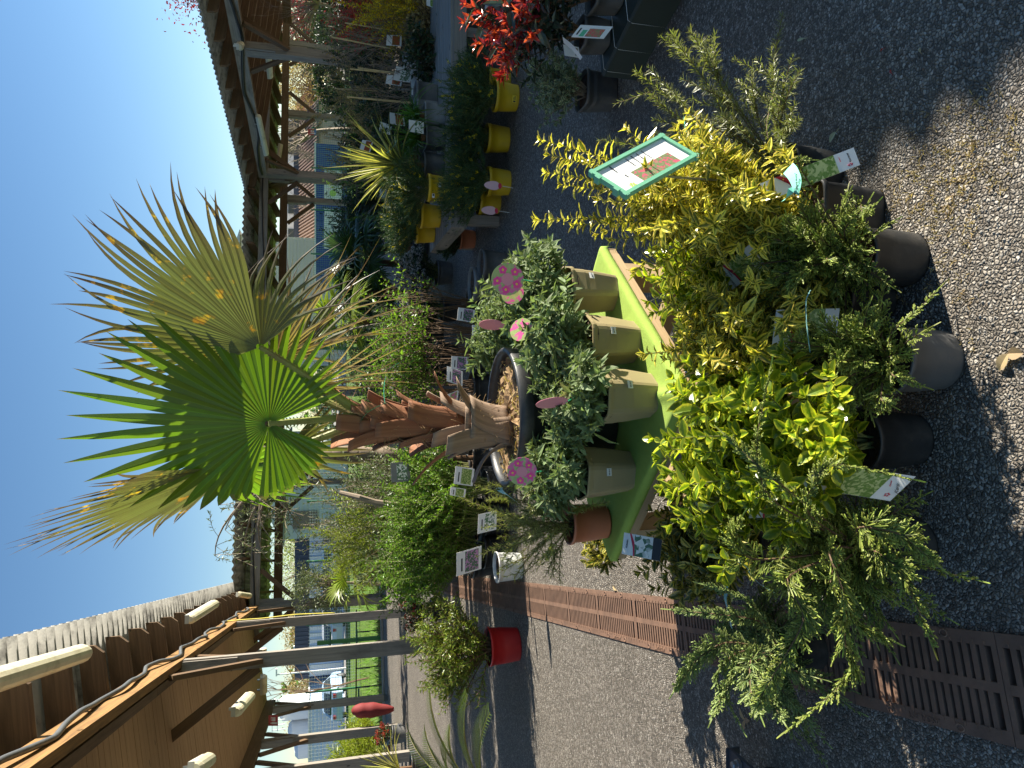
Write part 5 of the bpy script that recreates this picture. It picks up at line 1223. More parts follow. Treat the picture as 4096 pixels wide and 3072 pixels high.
pbq = photinia('photinia with bright red tips and a curled white strip on the covered platform', V3(1.61, 3.15, .176), 142, .50, .22)
photinia('dark photinia at the back of the covered platform', V3(2.0, 3.25, .176), 143, .55, .26)
c = card_px(pa, (2285, 148, 2.90), (2322, 100, 2.90), (2415, 155, 2.86), M['greycard'] if 'greycard' in M else M['white']); c.patch('photo_print', .08, .15, .72, .62, M['photo_red']); c.patch('green_band', .08, .66, .6, .8, M['taggreen']); c.patch('dark_line', .2, .87, .75, .92, M['print']); c.patch('white_panel', .76, .15, .95, .6, M['paper'])
strip(pbq, [(2252, 160, 3.02), (2290, 190, 2.98), (2325, 235, 2.98)], .035, 'white', side=(.2, -1, .3))
Card(pbq, loc_in(pbq, P(2320, 232, 3.05)), (1, .1, .1), (0, -.1, 1), .05, .075, M['white'], name='white_tag').patch('barcode', .15, .1, .85, .3, M['print'])
t = thing('potted_pale_shrub', 'pale-edged small-leaved shrub spilling from the pot beside the platform', 'potted shrub', (1.50, 3.50, 0)); pot_mesh(t, .105, .17, M['greypot'], 'square', .018, .8, rng=RNG(5))
lm, sm = leafy(RNG(145), 30, .30, .19, .030, .015, OVAL, .015, .14, .0025, sub=3, subl=.4, flat=.4, lean=(.05, .02)); lm.build('foliage', M['pitto'], t); sm.build('stems', M['greystem'], t)

# ---- stock standing farther back on the right: canes, twiggy shrubs, big pots ----
def twiggy(label, base, seed, h, n, twig='greystem', leaf=None, leafn=0, pot='blackpot', potr=.14, poth=.22, canes=0, tags=(), spread=.16, name='potted_climber', cat='potted shrub', group=None, L=.03, W=.018, depth=2, dens=.0):
    rg = RNG(seed); t = thing(name, label, cat, tuple(base), group=group); pot_mesh(t, potr, poth, M[pot], 'round', .02, .84, rng=rg)
    mb, br = bare(rg, (0, 0, poth-.03), h*.62, .006, depth, n, spread, .3); mb.build('branches', M[twig], t)
    if leaf:
        lm = MB()
        for pl, r in br:
            if rg.random() < dens: leaves_on(lm, pl, rg, L*.45, L, W, DIAM, .3, .8, 2, 3)
        if lm.v: lm.build('foliage', M[leaf], t)
    for i in range(canes):
        mb = MB(); a = rg.normal(size=2)*.05; tube(mb, [(a[0], a[1], poth-.05), (a[0]+rg.normal()*.06, a[1]+rg.normal()*.05, poth+h*(.8+.4*rg.random()))], .008, 5); mb.build('cane', M['bamboo'], t)
    for (px, py, Yy, w, hh, ph) in tags:
        c = Card(t, P(px, py, Yy)-np.array(base), (1, .15*rg.normal(), .12*rg.normal()), (.1*rg.normal(), -.2, 1), w, hh, M['white']); c.patch('photo_print', .06, .12, .94, .62, M[ph])
    return t
def at(ix, iy, Y): p = P(ix, iy, Y); return V3(p[0], Y, 0)
G_ = 'twiggy young plants tied to canes'
twiggy('twiggy climber on two bamboo canes with a pink ribbon bow', at(1750, 300, 7.3), 151, 1.0, 5, canes=2, tags=[(1700, 395, 7.2, .16, .14, 'photo_mauve'), (1640, 330, 7.25, .14, .18, 'photo_white')], group=G_)
twiggy('bare twiggy climber on bamboo canes, left of the pink bow', at(1750, 390, 7.4), 152, .9, 5, canes=2, tags=[(1605, 345, 7.3, .10, .16, 'photo_red')], group=G_)
twiggy('tangled bare shrub with a red photo label near the big grey tub', at(1760, 230, 7.7), 153, 1.05, 6, canes=1, tags=[(1605, 185, 7.5, .12, .16, 'photo_red'), (1700, 160, 7.5, .15, .14, 'photo_mauve')], group=G_, twig='brownstem')
twiggy('tangled bare shrub with white hang tags at the right photo edge', at(1750, 120, 7.8), 154, 1.1, 6, canes=1, tags=[(1815, 60, 6.9, .10, .12, 'photo_white'), (1745, 35, 7.0, .09, .10, 'photo_green')], group=G_)
twiggy('leafless twisted hazel-like shrub before the big canopy post', at(1740, 190, 8.6), 155, 1.5, 5, canes=0, group=G_, depth=3)
twiggy('leafy rose bush with two white and red labels above the white planter', at(1760, 520, 7.9), 156, .85, 8, leaf='darkgreen', dens=.9, twig='brownstem', tags=[(1620, 505, 7.6, .12, .16, 'photo_red'), (1560, 540, 7.6, .1, .12, 'photo_white')], group=G_, L=.04, W=.025)
twiggy('leafy rose bush with a red photo label left of the white planter', at(1760, 590, 8.3), 157, .85, 8, leaf='darkgreen', dens=.9, twig='brownstem', tags=[(1480, 610, 8.0, .13, .12, 'photo_red')], group=G_, L=.04, W=.025)
twiggy('slim shrub with orange-tinged buds near the fire sign post', at(1760, 470, 8.8), 158, 1.1, 6, leaf='bareleaf', dens=.5, canes=1, group=G_)
twiggy('bush with orange-yellow buds beyond the striped sword plant', at(1760, 700, 9.5), 159, 1.2, 7, leaf='bareleaf', dens=.6, group=G_)
twiggy('mixed green sapling with pale tags right of the dark palms', at(1760, 780, 9.0), 160, 1.0, 6, leaf='midgreen', dens=.7, group=G_, tags=[(1545, 790, 8.8, .1, .08, 'photo_white')])
twiggy('low dark rose bush with small leaves in a row by the planter', at(1780, 440, 8.0), 171, .8, 8, leaf='darkgreen', dens=.8, twig='brownstem', group=G_, L=.035, W=.022)
twiggy('tall brown-leaved sapling at the back of the cane row', at(1700, 350, 10.0), 172, 1.3, 6, leaf='bareleaf', dens=.6, canes=1, group=G_)
twiggy('dark thicket-like shrub behind the tagged climbers', at(1740, 60, 9.3), 173, 1.2, 9, leaf='darkgreen', dens=.6, twig='brownstem', group=G_, L=.045, W=.028)
twiggy('dark leafy shrub between the cane row and the far fence', at(1700, 270, 10.8), 174, 1.1, 9, leaf='darkgreen', dens=.8, group=G_, L=.045, W=.028)
def bushy(label, base, seed, h, r, mat, L=.05, W=.02, n=26, pot='blackpot', potr=.14, poth=.2, gap=.03, T=DIAM, flower=None, stem='stem', tags=(), name='potted_shrub', group=None, sub=4, flat=.35, spread=.8, fl=.5, pair=2, cat='potted shrub', hmin=.6, tip=6, start=.15, upb=0.0):
    rg = RNG(seed); t = thing(name, label, cat, tuple(base), group=group); pot_mesh(t, potr, poth, M[pot], 'round', .02, .84, rng=rg, k=24)
    lm, sm, fm = MB(), MB(), MB()
    for pl, s in stems_dome(rg, n, h, r, poth-.03, potr*.5, flat=flat, sub=sub, subl=.38, hmin=hmin):
        tube(sm, pl, np.linspace(.004*s+.001, .0015, len(pl)), 4, cap=False)
        leaves_on(lm, pl, rg, gap, L, W, T, start, spread, pair, tip, upb=upb)
        if flower and rg.random() < fl:
            m_ = 40; fm_p = pl[-1]+nrm(rg.normal(size=(m_, 3)))*[.035, .035, .02]+V3(0, 0, .01)
            scatter(fm, fm_p, rg.normal(size=(m_, 3)), rg.normal(size=(m_, 3)), .014, .012, DIAM, rg)
    lm.build('foliage', M[mat], t); sm.build('stems', M[stem], t)
    if fm.v: fm.build('flowers', M[flower], t)
    for (px, py, Yy, w, hh, ph) in tags:
        c = Card(t, P(px, py, Yy)-np.array(base), (1, .1*rg.normal(), .12*rg.normal()), (.15*rg.normal(), -.2, 1), w, hh, M['white']); c.patch('photo_print', .06, .12, .94, .66, M[ph]); c.patch('dark_line', .15, .76, .7, .82, M['print'])
    return t
bushy('shrub covered in crimson young shoots at the right edge', at(1760, 70, 9.0), 161, 1.25, .42, 'redshoot', .06, .02, 30, gap=.035, hmin=.8)
bushy('yellow-flowering shrub at the right photo edge', at(1800, 10, 7.4), 162, 1.15, .36, 'forsythia', .035, .02, 26, gap=.022, hmin=.5)
bushy('yellow-flowering shrub behind the crimson one', at(1760, 80, 8.3), 163, .95, .32, 'forsythia', .035, .02, 18, gap=.026)
bushy('light green budding shrub before the big canopy post', at(1760, 150, 8.1), 164, .85, .26, 'yellowgreen', .03, .016, 12, gap=.045, sub=3)
t = thing('plastic_tub', 'large empty-looking grey tub under the red-tipped photinias', 'plant pot', tuple(G(1905, 165)+V3(0, .14, 0))); pot_mesh(t, .17, .27, M['greypot'], 'round', .045, .82)
t = thing('plastic_tub', 'dark grey tub right of the rimmed one, cut by yellow tags', 'plant pot', tuple(G(1912, 70)+V3(0, .14, 0))); pot_mesh(t, .15, .24, M['darksteel'], 'square', .03, .82)
mb = MB(); ribbon(mb, [V3(.0, -.17, .28), V3(.02, -.20, .20), V3(.03, -.22, .12)], .03, rg, side=V3(0, -1, .2), fold=0); mb.build('yellow_strip', M['yellowink'], t)
t = thing('plastic_tub', 'small brown tub beside the large grey tub', 'plant pot', tuple(G(1900, 250)+V3(0, .12, 0))); pot_mesh(t, .13, .22, M['soil'], 'round', .03, .82)
for k, (ix, iy, lab, mt) in enumerate([(1790, 455, 'white-rimmed grey planter standing on the bench by the canes', 'greylight'), (1790, 400, 'dark planter on the bench right of the white-rimmed one', 'greypot')]):
    t = thing('plastic_tub', lab, 'plant pot', tuple(at(ix, iy, 6.75)+V3(0, 0, .42))); pot_mesh(t, .14, .2, M[mt], 'square', .03, .85)
t = thing('white_notice', 'white notice board on a stake among the twiggy shrubs', 'sign', tuple(at(1750, 290, 7.9)))
c = Card(t, P(1735, 345, 7.9)-np.array(t.location), (1, .05, 0), (0, -.1, 1), .36, .34, M['white'], name='board', th=.01); c.patch('grey_panel', .1, .15, .45, .8, M['greylight']); c.patch('green_cross', .55, .2, .62, .8, M['taggreen']); c.patch('green_cross', .48, .46, .9, .56, M['taggreen'], .003)
mb = MB(); tube(mb, [(0, .02, 0), P(1700, 320, 7.92)-np.array(t.location)], .015, 6); mb.build('stake', M['bamboo'], t)
bench('second weathered bench behind the first, holding the twiggy plants', 2.2, 5.2, 8.3, 9.2, .38)
# further stock filling the right-hand side
RB = 'shrubs massed under the right canopy'
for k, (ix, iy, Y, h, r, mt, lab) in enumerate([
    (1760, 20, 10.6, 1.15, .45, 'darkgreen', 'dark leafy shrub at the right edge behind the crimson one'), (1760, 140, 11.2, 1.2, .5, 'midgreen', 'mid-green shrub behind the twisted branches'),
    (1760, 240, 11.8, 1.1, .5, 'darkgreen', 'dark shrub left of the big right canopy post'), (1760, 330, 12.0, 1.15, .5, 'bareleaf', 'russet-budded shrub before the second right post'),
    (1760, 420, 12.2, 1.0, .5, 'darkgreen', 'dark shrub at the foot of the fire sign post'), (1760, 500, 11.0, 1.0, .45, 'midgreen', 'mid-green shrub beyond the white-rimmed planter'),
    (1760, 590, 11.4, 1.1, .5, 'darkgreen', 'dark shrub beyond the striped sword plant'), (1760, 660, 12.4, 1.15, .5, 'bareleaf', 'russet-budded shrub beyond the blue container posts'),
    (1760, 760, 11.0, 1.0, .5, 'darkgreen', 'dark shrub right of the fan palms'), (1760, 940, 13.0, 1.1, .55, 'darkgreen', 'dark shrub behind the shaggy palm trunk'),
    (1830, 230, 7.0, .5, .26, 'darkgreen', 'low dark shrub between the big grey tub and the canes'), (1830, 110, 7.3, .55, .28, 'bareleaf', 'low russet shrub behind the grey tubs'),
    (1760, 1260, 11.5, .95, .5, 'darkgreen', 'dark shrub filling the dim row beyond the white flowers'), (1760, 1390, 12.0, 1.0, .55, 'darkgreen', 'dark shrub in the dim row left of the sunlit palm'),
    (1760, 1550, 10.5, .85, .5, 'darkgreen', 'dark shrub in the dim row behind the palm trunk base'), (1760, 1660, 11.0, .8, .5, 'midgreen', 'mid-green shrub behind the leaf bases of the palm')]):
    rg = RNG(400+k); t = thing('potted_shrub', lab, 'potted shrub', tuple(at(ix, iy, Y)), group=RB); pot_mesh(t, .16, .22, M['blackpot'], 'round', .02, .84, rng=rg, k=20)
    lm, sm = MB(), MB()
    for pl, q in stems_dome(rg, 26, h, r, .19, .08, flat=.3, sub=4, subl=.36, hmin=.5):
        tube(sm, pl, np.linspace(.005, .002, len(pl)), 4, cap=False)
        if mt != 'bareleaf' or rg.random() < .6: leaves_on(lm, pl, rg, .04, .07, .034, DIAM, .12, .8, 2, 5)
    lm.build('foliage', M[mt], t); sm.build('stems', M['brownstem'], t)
# fan palms in pots beyond the bench
def fanpalm(label, base, seed, trunk_h, R, n, mat, pot='blackpot', potr=.17, poth=.22, lean=0.0, petl=.35, group='small fan palms in pots'):
    rg = RNG(seed); t = thing('small_fan_palm', label, 'palm', tuple(base), group=group); pot_mesh(t, potr, poth, M[pot], 'round', .03, .85, rng=rg)
    mb = MB(); tube(mb, [(0, 0, poth-.03), (lean*.3, 0, poth+trunk_h*.5), (lean, 0, poth+trunk_h)], [.06, .055, .045], 9); tr = mb.build('trunk', M['fibre'], t)
    top = V3(lean, 0, poth+trunk_h); lm, pm = MB(), MB()
    for k in range(n):
        ph = k*2.4+rg.random()*.5; e = 1.35-1.7*(k+.5)/n; d = V3(math.cos(ph)*math.cos(e), math.sin(ph)*math.cos(e), math.sin(e)); hub = top+d*petl*(.7+.5*rg.random())
        tube(pm, bez(top, top+d*petl*.5+V3(0, 0, .03), hub, 6), .006, 5)
        nn = np.cross(np.cross(d, V3(0, 0, 1)), d); fan_leaf(lm, hub, d*.9+V3(0, 0, -.25), nn+d*.25, R*(.75+.4*rg.random()), rg, nseg=18, span=1.9, fused=.35, droop=.22, split=.6)
    lm.build('leaf_blades', M[mat], t); pm.build('petioles', M['petiole'], t); return t
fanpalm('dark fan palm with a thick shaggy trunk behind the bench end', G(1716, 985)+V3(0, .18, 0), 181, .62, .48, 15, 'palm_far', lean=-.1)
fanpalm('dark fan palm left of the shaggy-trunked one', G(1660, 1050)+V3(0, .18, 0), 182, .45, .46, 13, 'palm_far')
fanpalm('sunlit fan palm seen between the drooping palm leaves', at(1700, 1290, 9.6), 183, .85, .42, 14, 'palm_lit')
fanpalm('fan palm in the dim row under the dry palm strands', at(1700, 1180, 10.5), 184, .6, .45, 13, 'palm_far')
# white-flowered bushes
VB = 'white-flowered evergreen bushes'
bushy('round bush of greyish white flower clusters in a grey pot by the walkway', G(1812, 1085)+V3(0, .15, 0), 191, .46, .30, 'darkgreen', .05, .026, 34, 'greypot', .15, .17, flower='viburnum', fl=.8, group=VB)
bushy('white-flowered bush left of the grey-potted one', at(1800, 1240, 7.8), 192, .48, .30, 'darkgreen', .05, .026, 28, flower='viburnum', fl=.6, group=VB)
bushy('white-flowered bush behind the fresh green twigs', at(1800, 1420, 8.0), 193, .58, .34, 'darkgreen', .05, .026, 28, flower='viburnum', fl=.5, group=VB)
bushy('white-flowered bush beside the tall dark shrub', at(1800, 1500, 8.6), 194, .62, .36, 'darkgreen', .05, .026, 28, flower='viburnum', fl=.55, group=VB)
t = thing('plastic_tub', 'grey rimmed tub standing empty before the white-flowered bush', 'plant pot', tuple(at(1950, 1140, 6.1))); pot_mesh(t, .15, .22, M['greylight'], 'round', .04, .82)
t = thing('plastic_tub', 'dark round tub rim just right of the pink disc label', 'plant pot', tuple(at(1985, 1062, 5.8))); pot_mesh(t, .13, .2, M['greypot'], 'round', .03, .82)
# fresh green twigs with photo labels right behind the table
HB = 'fresh-leaved shrubs behind the green table'
bushy('slender shrub with fresh light green tips and three flower photo labels', at(1950, 1330, 6.0), 201, .90, .34, 'fresh', .045, .024, 16, gap=.04, stem='brownstem', start=.55, sub=3, hmin=.8, group=HB, tags=[(1895, 1290, 5.5, .10, .14, 'photo_mauve'), (1960, 1345, 5.5, .10, .15, 'photo_white'), (1985, 1262, 5.5, .10, .09, 'photo_pink')], flat=.1)
bushy('slender shrub with fresh tips beside the palm trunk', at(1950, 1430, 6.1), 202, .92, .32, 'fresh', .045, .024, 16, gap=.035, stem='brownstem', start=.5, sub=3, hmin=.8, group=HB, flat=.1, tags=[(1870, 1480, 5.6, .10, .14, 'photo_mauve')])
bushy('slender green shrub right behind the palm trunk', at(1950, 1550, 6.2), 203, .90, .33, 'fresh', .032, .018, 20, gap=.03, stem='brownstem', start=.3, sub=3, hmin=.8, group=HB, flat=.1, tags=[(1850, 1545, 5.7, .12, .14, 'photo_mauve'), (1830, 1600, 5.7, .08, .11, 'photo_pink')])
bushy('bare-stemmed shrub with a pale blue strip in front of the white bush', at(1950, 1215, 6.3), 204, .78, .28, 'fresh', .03, .016, 12, gap=.08, stem='brownstem', start=.6, sub=3, hmin=.8, group=HB, flat=.1)
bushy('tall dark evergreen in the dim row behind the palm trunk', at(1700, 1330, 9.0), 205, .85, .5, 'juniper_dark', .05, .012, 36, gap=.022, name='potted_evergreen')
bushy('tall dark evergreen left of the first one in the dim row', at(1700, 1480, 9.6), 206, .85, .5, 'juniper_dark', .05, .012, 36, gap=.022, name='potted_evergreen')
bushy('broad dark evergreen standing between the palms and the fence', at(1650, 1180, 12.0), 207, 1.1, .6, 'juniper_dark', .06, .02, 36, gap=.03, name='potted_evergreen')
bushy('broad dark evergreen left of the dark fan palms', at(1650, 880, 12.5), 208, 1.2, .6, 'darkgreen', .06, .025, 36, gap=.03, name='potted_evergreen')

# ================= left of the palm: the dense stock =================
LB = 'shrubs packed behind the table on the left'
bushy('small-leaved yellow-green shrub just left of the palm tub', at(1980, 1945, 5.65), 211, .80, .31, 'fresh', .028, .018, 40, gap=.02, group=LB, hmin=.7, tags=[(1890, 1945, 4.9, .12, .14, 'photo_green')])
bushy('bright small-leaved shrub with a white label, second from the palm tub', at(2000, 2070, 5.7), 212, .80, .32, 'fresh', .028, .018, 40, gap=.02, group=LB, hmin=.7, tags=[(1985, 2118, 5.2, .14, .15, 'photo_white'), (1860, 1990, 5.2, .06, .12, 'photo_green')])
bushy('bright small-leaved shrub with the lilac flower photo label', at(2020, 2200, 5.75), 213, .76, .31, 'fresh', .028, .018, 40, gap=.02, group=LB, hmin=.7, tags=[(1925, 2275, 5.25, .17, .20, 'photo_mauve')])
bushy('shrub with long willowy leaves above the lilac label', at(1850, 2250, 6.2), 214, .86, .32, 'fresh', .075, .017, 22, gap=.03, T=LANCE, group=LB, hmin=.7)
bushy('shrub with red stems and whitish oval leaves by the drain', at(1780, 2200, 6.9), 215, .95, .32, 'olive', .055, .026, 26, gap=.032, T=OVAL3, stem='brownstem', group=LB, hmin=.7)
bushy('golden-green bamboo-like shrub standing taller than its neighbours', at(1750, 2130, 7.6), 216, 1.35, .36, 'yellowgreen', .055, .012, 34, gap=.03, group=LB, hmin=.7)
bushy('golden-green feathery shrub left of the gnarled trunk', at(1750, 2200, 8.6), 217, 1.25, .36, 'yellowgreen', .05, .012, 30, gap=.03, group=LB, hmin=.7)
bushy('dense olive-green shrub with a white-edged label right of the trunk', at(1800, 2060, 6.0), 218, .85, .34, 'midgreen', .045, .02, 34, gap=.026, group=LB, hmin=.65)
bushy('dense mid-green shrub in the thick of the left stock', at(1800, 2150, 6.2), 219, .9, .34, 'midgreen', .04, .018, 34, gap=.026, group=LB, hmin=.65)
bushy('grey-leaved olive bush behind the strap plants', at(1750, 1960, 7.2), 220, 1.15, .42, 'olive', .045, .014, 40, gap=.024, stem='greystem', group=LB, hmin=.6)
bushy('grey-leaved olive bush below the far slatted shed', at(1750, 2060, 8.4), 221, 1.45, .45, 'olive', .05, .014, 40, gap=.026, stem='greystem', group=LB, hmin=.6)
bushy('silvery low shrub under the leaning branch', at(1800, 2020, 6.8), 222, .7, .3, 'olive', .03, .012, 30, gap=.02, stem='greystem', group=LB)
bushy('shrub with tiny yellow flowers amid the left stock', at(1850, 2110, 6.0), 223, .62, .26, 'midgreen', .035, .014, 26, gap=.024, flower='yellowflower', fl=.12, group=LB)
bushy('dark green shrub filling the gap left of the palm trunk', at(1850, 1880, 6.4), 224, .6, .3, 'midgreen', .04, .018, 28, gap=.026, group=LB)
bushy('broad dark green shrub at the back of the left stock', at(1750, 1900, 9.5), 225, 1.1, .5, 'darkgreen', .05, .022, 30, gap=.03, group=LB)
bushy('mid-green shrub at the back beside the drain', at(1750, 2290, 8.0), 226, .8, .32, 'midgreen', .045, .02, 26, gap=.03, group=LB)
SP = 'grassy strap plants beside the trunk'
sa = strap_plant('grassy strap plant with a printed white label below the gnarled trunk', at(1750, 1925, 5.9), 231, 60, .42, .014, 'strap', 'blackpot', .12, .2, .36, SP, droop=.75, up=.2)
Card(sa, P(1642, 1925, 5.6)-np.array(sa.location), (1, .05, .05), (0, -.2, 1), .15, .15, M['greylight'], name='pot_label').patch('photo_print', .1, .15, .9, .7, M['photo_white'])
strap_plant('grassy strap plant hanging over right beside the palm leaf bases', at(1750, 1835, 6.2), 232, 60, .42, .014, 'strap', 'blackpot', .12, .2, .40, SP, droop=.9, up=.2)
t = thing('white_bucket', 'stained white plastic bucket on the asphalt beside the drain', 'bucket', tuple(G(2092, 2272)+V3(0, .07, 0))); pot_mesh(t, .115, .19, M['whitepot'], 'round', .012, .82)
# gnarled olive tree
ob = at(1700, 1830, 7.6); rg = RNG(241)
t = thing('olive_tree', 'old gnarled olive trunk with thin drooping silvery branches', 'tree', tuple(ob)); pot_mesh(t, .3, .3, M['blackpot'], 'round', .04, .88, rng=rg)
pts = [P(1760, 1838, 7.6)-ob, P(1500, 1822, 7.6)-ob, P(1350, 1818, 7.6)-ob, P(1240, 1832, 7.6)-ob, P(1150, 1835, 7.62)-ob]
tt = np.linspace(0, 4, 40); f = np.stack([np.interp(tt, range(5), np.array(pts)[:, i]) for i in range(3)], 1)+rg.normal(size=(40, 3))*.006
mb = MB(); tube(mb, f, .095+.012*np.sin(tt*9)+.01*rg.normal(size=40)-.006*tt, 16); mb.build('trunk', M['bark'], t, smooth=True)
lm, sm = MB(), MB(); top = f[-1]
for (ix, iy, dy) in [(900, 2120, -.2), (980, 2190, 0), (1080, 2150, -.3), (880, 2020, .2), (1020, 1980, -.4), (1150, 2040, -.3), (1200, 2100, 0), (940, 1920, .3), (860, 2220, .1), (1100, 1930, -.3), (1010, 2080, .3), (1130, 1890, .1), (930, 1780, .3), (1000, 1700, .4), (1060, 2230, .1), (1190, 1960, .2)]:
    e = P(ix, iy, 7.6+dy)-ob; md = (top+e)/2+V3(0, 0, .28)+rg.normal(size=3)*.05; pl = bez(top-V3(0, 0, .1), md, e, 10); tube(sm, pl, np.linspace(.02, .004, 10), 5, cap=False)
    for k in range(7):
        i = rg.integers(4, 10); d = nrm(pl[i]-pl[i-1]+rg.normal(size=3)*.7-V3(0, 0, .35)); s = bez(pl[i], pl[i]+d*.15, pl[i]+d*.34-V3(0, 0, .12), 8); tube(sm, s, .0028, 3, cap=False)
        leaves_on(lm, s, rg, .034, .055, .011, DIAM, .25, .7, 2, 4)
lm.build('crown', M['olive'], t); sm.build('limbs', M['greystem'], t)
t = thing('leaning_branch', 'bare leaning grey branch rising from the left stock', 'branch', tuple(P(1500, 2010, 6.6)))
mb = MB(); tube(mb, [P(1800, 2050, 6.6)-P(1500, 2010, 6.6), (0, 0, 0), P(1440, 1990, 6.6)-P(1500, 2010, 6.6), P(1360, 1970, 6.7)-P(1500, 2010, 6.6)], [.03, .03, .026, .02], 8); mb.build('branch', M['greystem'], t)
# red-potted bottlebrush by the drain
rp = G(2088, 2600)+V3(0, .13, 0)
bushy('bushy golden-tipped bottlebrush in the red pot left of the drain', rp, 251, .62, .44, 'bottle', .050, .0105, 60, 'redpot', .145, .235, gap=.022, T=LANCE, stem='brownstem', flat=.45, sub=4, spread=.75, name='potted_bottlebrush', upb=.25)
bushy('low shrub with red flowers behind the golden-tipped bottlebrush', at(1720, 2440, 8.6), 252, .42, .3, 'darkgreen', .04, .018, 26, gap=.03, flower='photinia_red', fl=.18)
# small items by the left posts
g = G(1588, 2850); t = thing('red_bag', 'furled red parasol cover leaning on a left canopy post', 'bag', tuple(P(1580, 2842, 14.0)))
zz = [(1575, 2836, .04), (1540, 2838, .10), (1490, 2840, .135), (1450, 2842, .14), (1420, 2844, .10), (1408, 2850, .04)]
mb = MB(); pl = np.array([P(a, b, 14.0)-P(1580, 2842, 14.0) for a, b, _ in zz]); tt = np.linspace(0, 5, 24); f = np.stack([np.interp(tt, range(6), pl[:, i]) for i in range(3)], 1); rr = np.interp(tt, range(6), [z[2] for z in zz])*(1+.05*np.sin(tt*4)); tube(mb, f, rr, 14); mb.build('cover', M['redwrap'], t, smooth=True)
bushy('small pot of orange flowers with a white sign by the left posts', at(1600, 2935, 13.2), 253, .3, .22, 'darkgreen', .06, .03, 16, 'greypot', .17, .24, gap=.05, flower='orangefl' if 'orangefl' in M else 'photinia_red', fl=.6)
bushy('golden conifer-like bush behind the last left post', at(1600, 3010, 14.5), 254, 1.2, .55, 'yellowgreen', .14, .02, 40, gap=.05, hmin=.5)
bushy('golden conifer-like bush between two left canopy posts', at(1600, 2925, 15.5), 255, .95, .5, 'yellowgreen', .14, .02, 36, gap=.05, hmin=.5)
strap_plant('pale green spiky rosette at the left edge of the yard', at(1700, 3062, 10.2), 256, 46, .75, .03, 'yucca', 'blackpot', .18, .25, .15, droop=.2, up=.1)
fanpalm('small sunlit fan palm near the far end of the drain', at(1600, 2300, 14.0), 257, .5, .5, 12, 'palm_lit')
# cycad fronds reaching in from the left
cb = at(2100, 3260, 4.2); t = thing('cycad', 'cycad with stiff comb-like fronds reaching in from the left edge', 'cycad', tuple(cb)); pot_mesh(t, .2, .25, M['blackpot'], 'round', .03, .85)
mb = MB(); lathe(mb, [(.001, .42), (.06, .40), (.10, .32), (.11, .22)], 14); mb.build('trunk', M['fibre'], t)
lm, sm = MB(), MB(); rg = RNG(261); c0 = V3(0, 0, .38)
fr_ = [((1720, 2772), 4.5), ((1870, 2778), 4.25), ((1960, 2850), 4.0), ((1702, 2925), 4.7), ((1800, 2910), 4.5)]
fr_ = [(P(*a, b)-cb) for a, b in fr_]+[V3(.3, .6, .9), V3(-.5, .4, .8), V3(-.7, -.2, .6), V3(.2, -.7, .6), V3(.6, -.3, .8), V3(-.3, -.6, .9)]
for e in fr_:
    pl = bez(c0, c0*.5+e*.5+V3(0, 0, .22), e, 16); tube(sm, pl, np.linspace(.008, .003, 16), 5, cap=False); k = 36; s = .14+.86*(np.arange(k)+.5)/k; p = resample(pl, s); tg = nrm(resample(pl, np.minimum(s+.02, 1))-resample(pl, s-.02)); sd = nrm(np.cross(tg, V3(0, 0, 1)))
    for q in (-1, 1): scatter(lm, p, tg*.55+sd*q*.8+V3(0, 0, .22), np.cross(sd, tg)+0*p, .15*np.sin(np.pi*(.12+.8*s))**.6, .0065, tmpl([.6, 1, .8, .1], [0, .3, .75, 1], .35, .08), rg)
lm.build('fronds', M['cycad'], t); sm.build('frond_ribs', M['petiole'], t)
# corner of a plant trolley at the bottom left
g = G(2960, 3075, .16); t = thing('plant_trolley', 'corner of a grey steel plant trolley at the left photo edge', 'trolley', tuple(g))
mb = MB(); box(mb, (-.19, -.02, -.02), (.42, .22, .012)); box(mb, (-.19, .091, -.03), (.42, .004, .05)); mb.build('deck', M['darksteel'], t)
mb = MB(); box(mb, (-.16, -.17, .02), (.42, .03, .05)); mb.build('rail', M['darksteel'], t)
mb = MB(); lathe(mb, [(.016, -.012), (.016, 0), (.0115, .001), (.0115, .014), (.009, .018), (.0001, .018)], 6, c=(.004, .02, .0)); mb.build('bolt', M['steel'], t)
mb = MB(); mb.add([(.0, -.23, .006), (-.4, -.23, .006), (-.4, -.12, .006), (-.07, -.12, .006), (.0, -.23, .010), (-.4, -.23, .010), (-.4, -.12, .010), (-.07, -.12, .010)], [(3, 2, 1, 0), (4, 5, 6, 7), (0, 1, 5, 4), (1, 2, 6, 5), (2, 3, 7, 6), (3, 0, 4, 7)]); mb.build('white_plate', M['whitepot'], t)
for dx in (-.3, -.06):
    mb = MB(); lathe(mb, [(.045, -.015), (.05, 0), (.045, .015)], 14); o = mb.build('wheel', M['rubber'], t); o.location = (dx, -.0, -.11); o.rotation_euler = (math.pi/2, 0, 0)
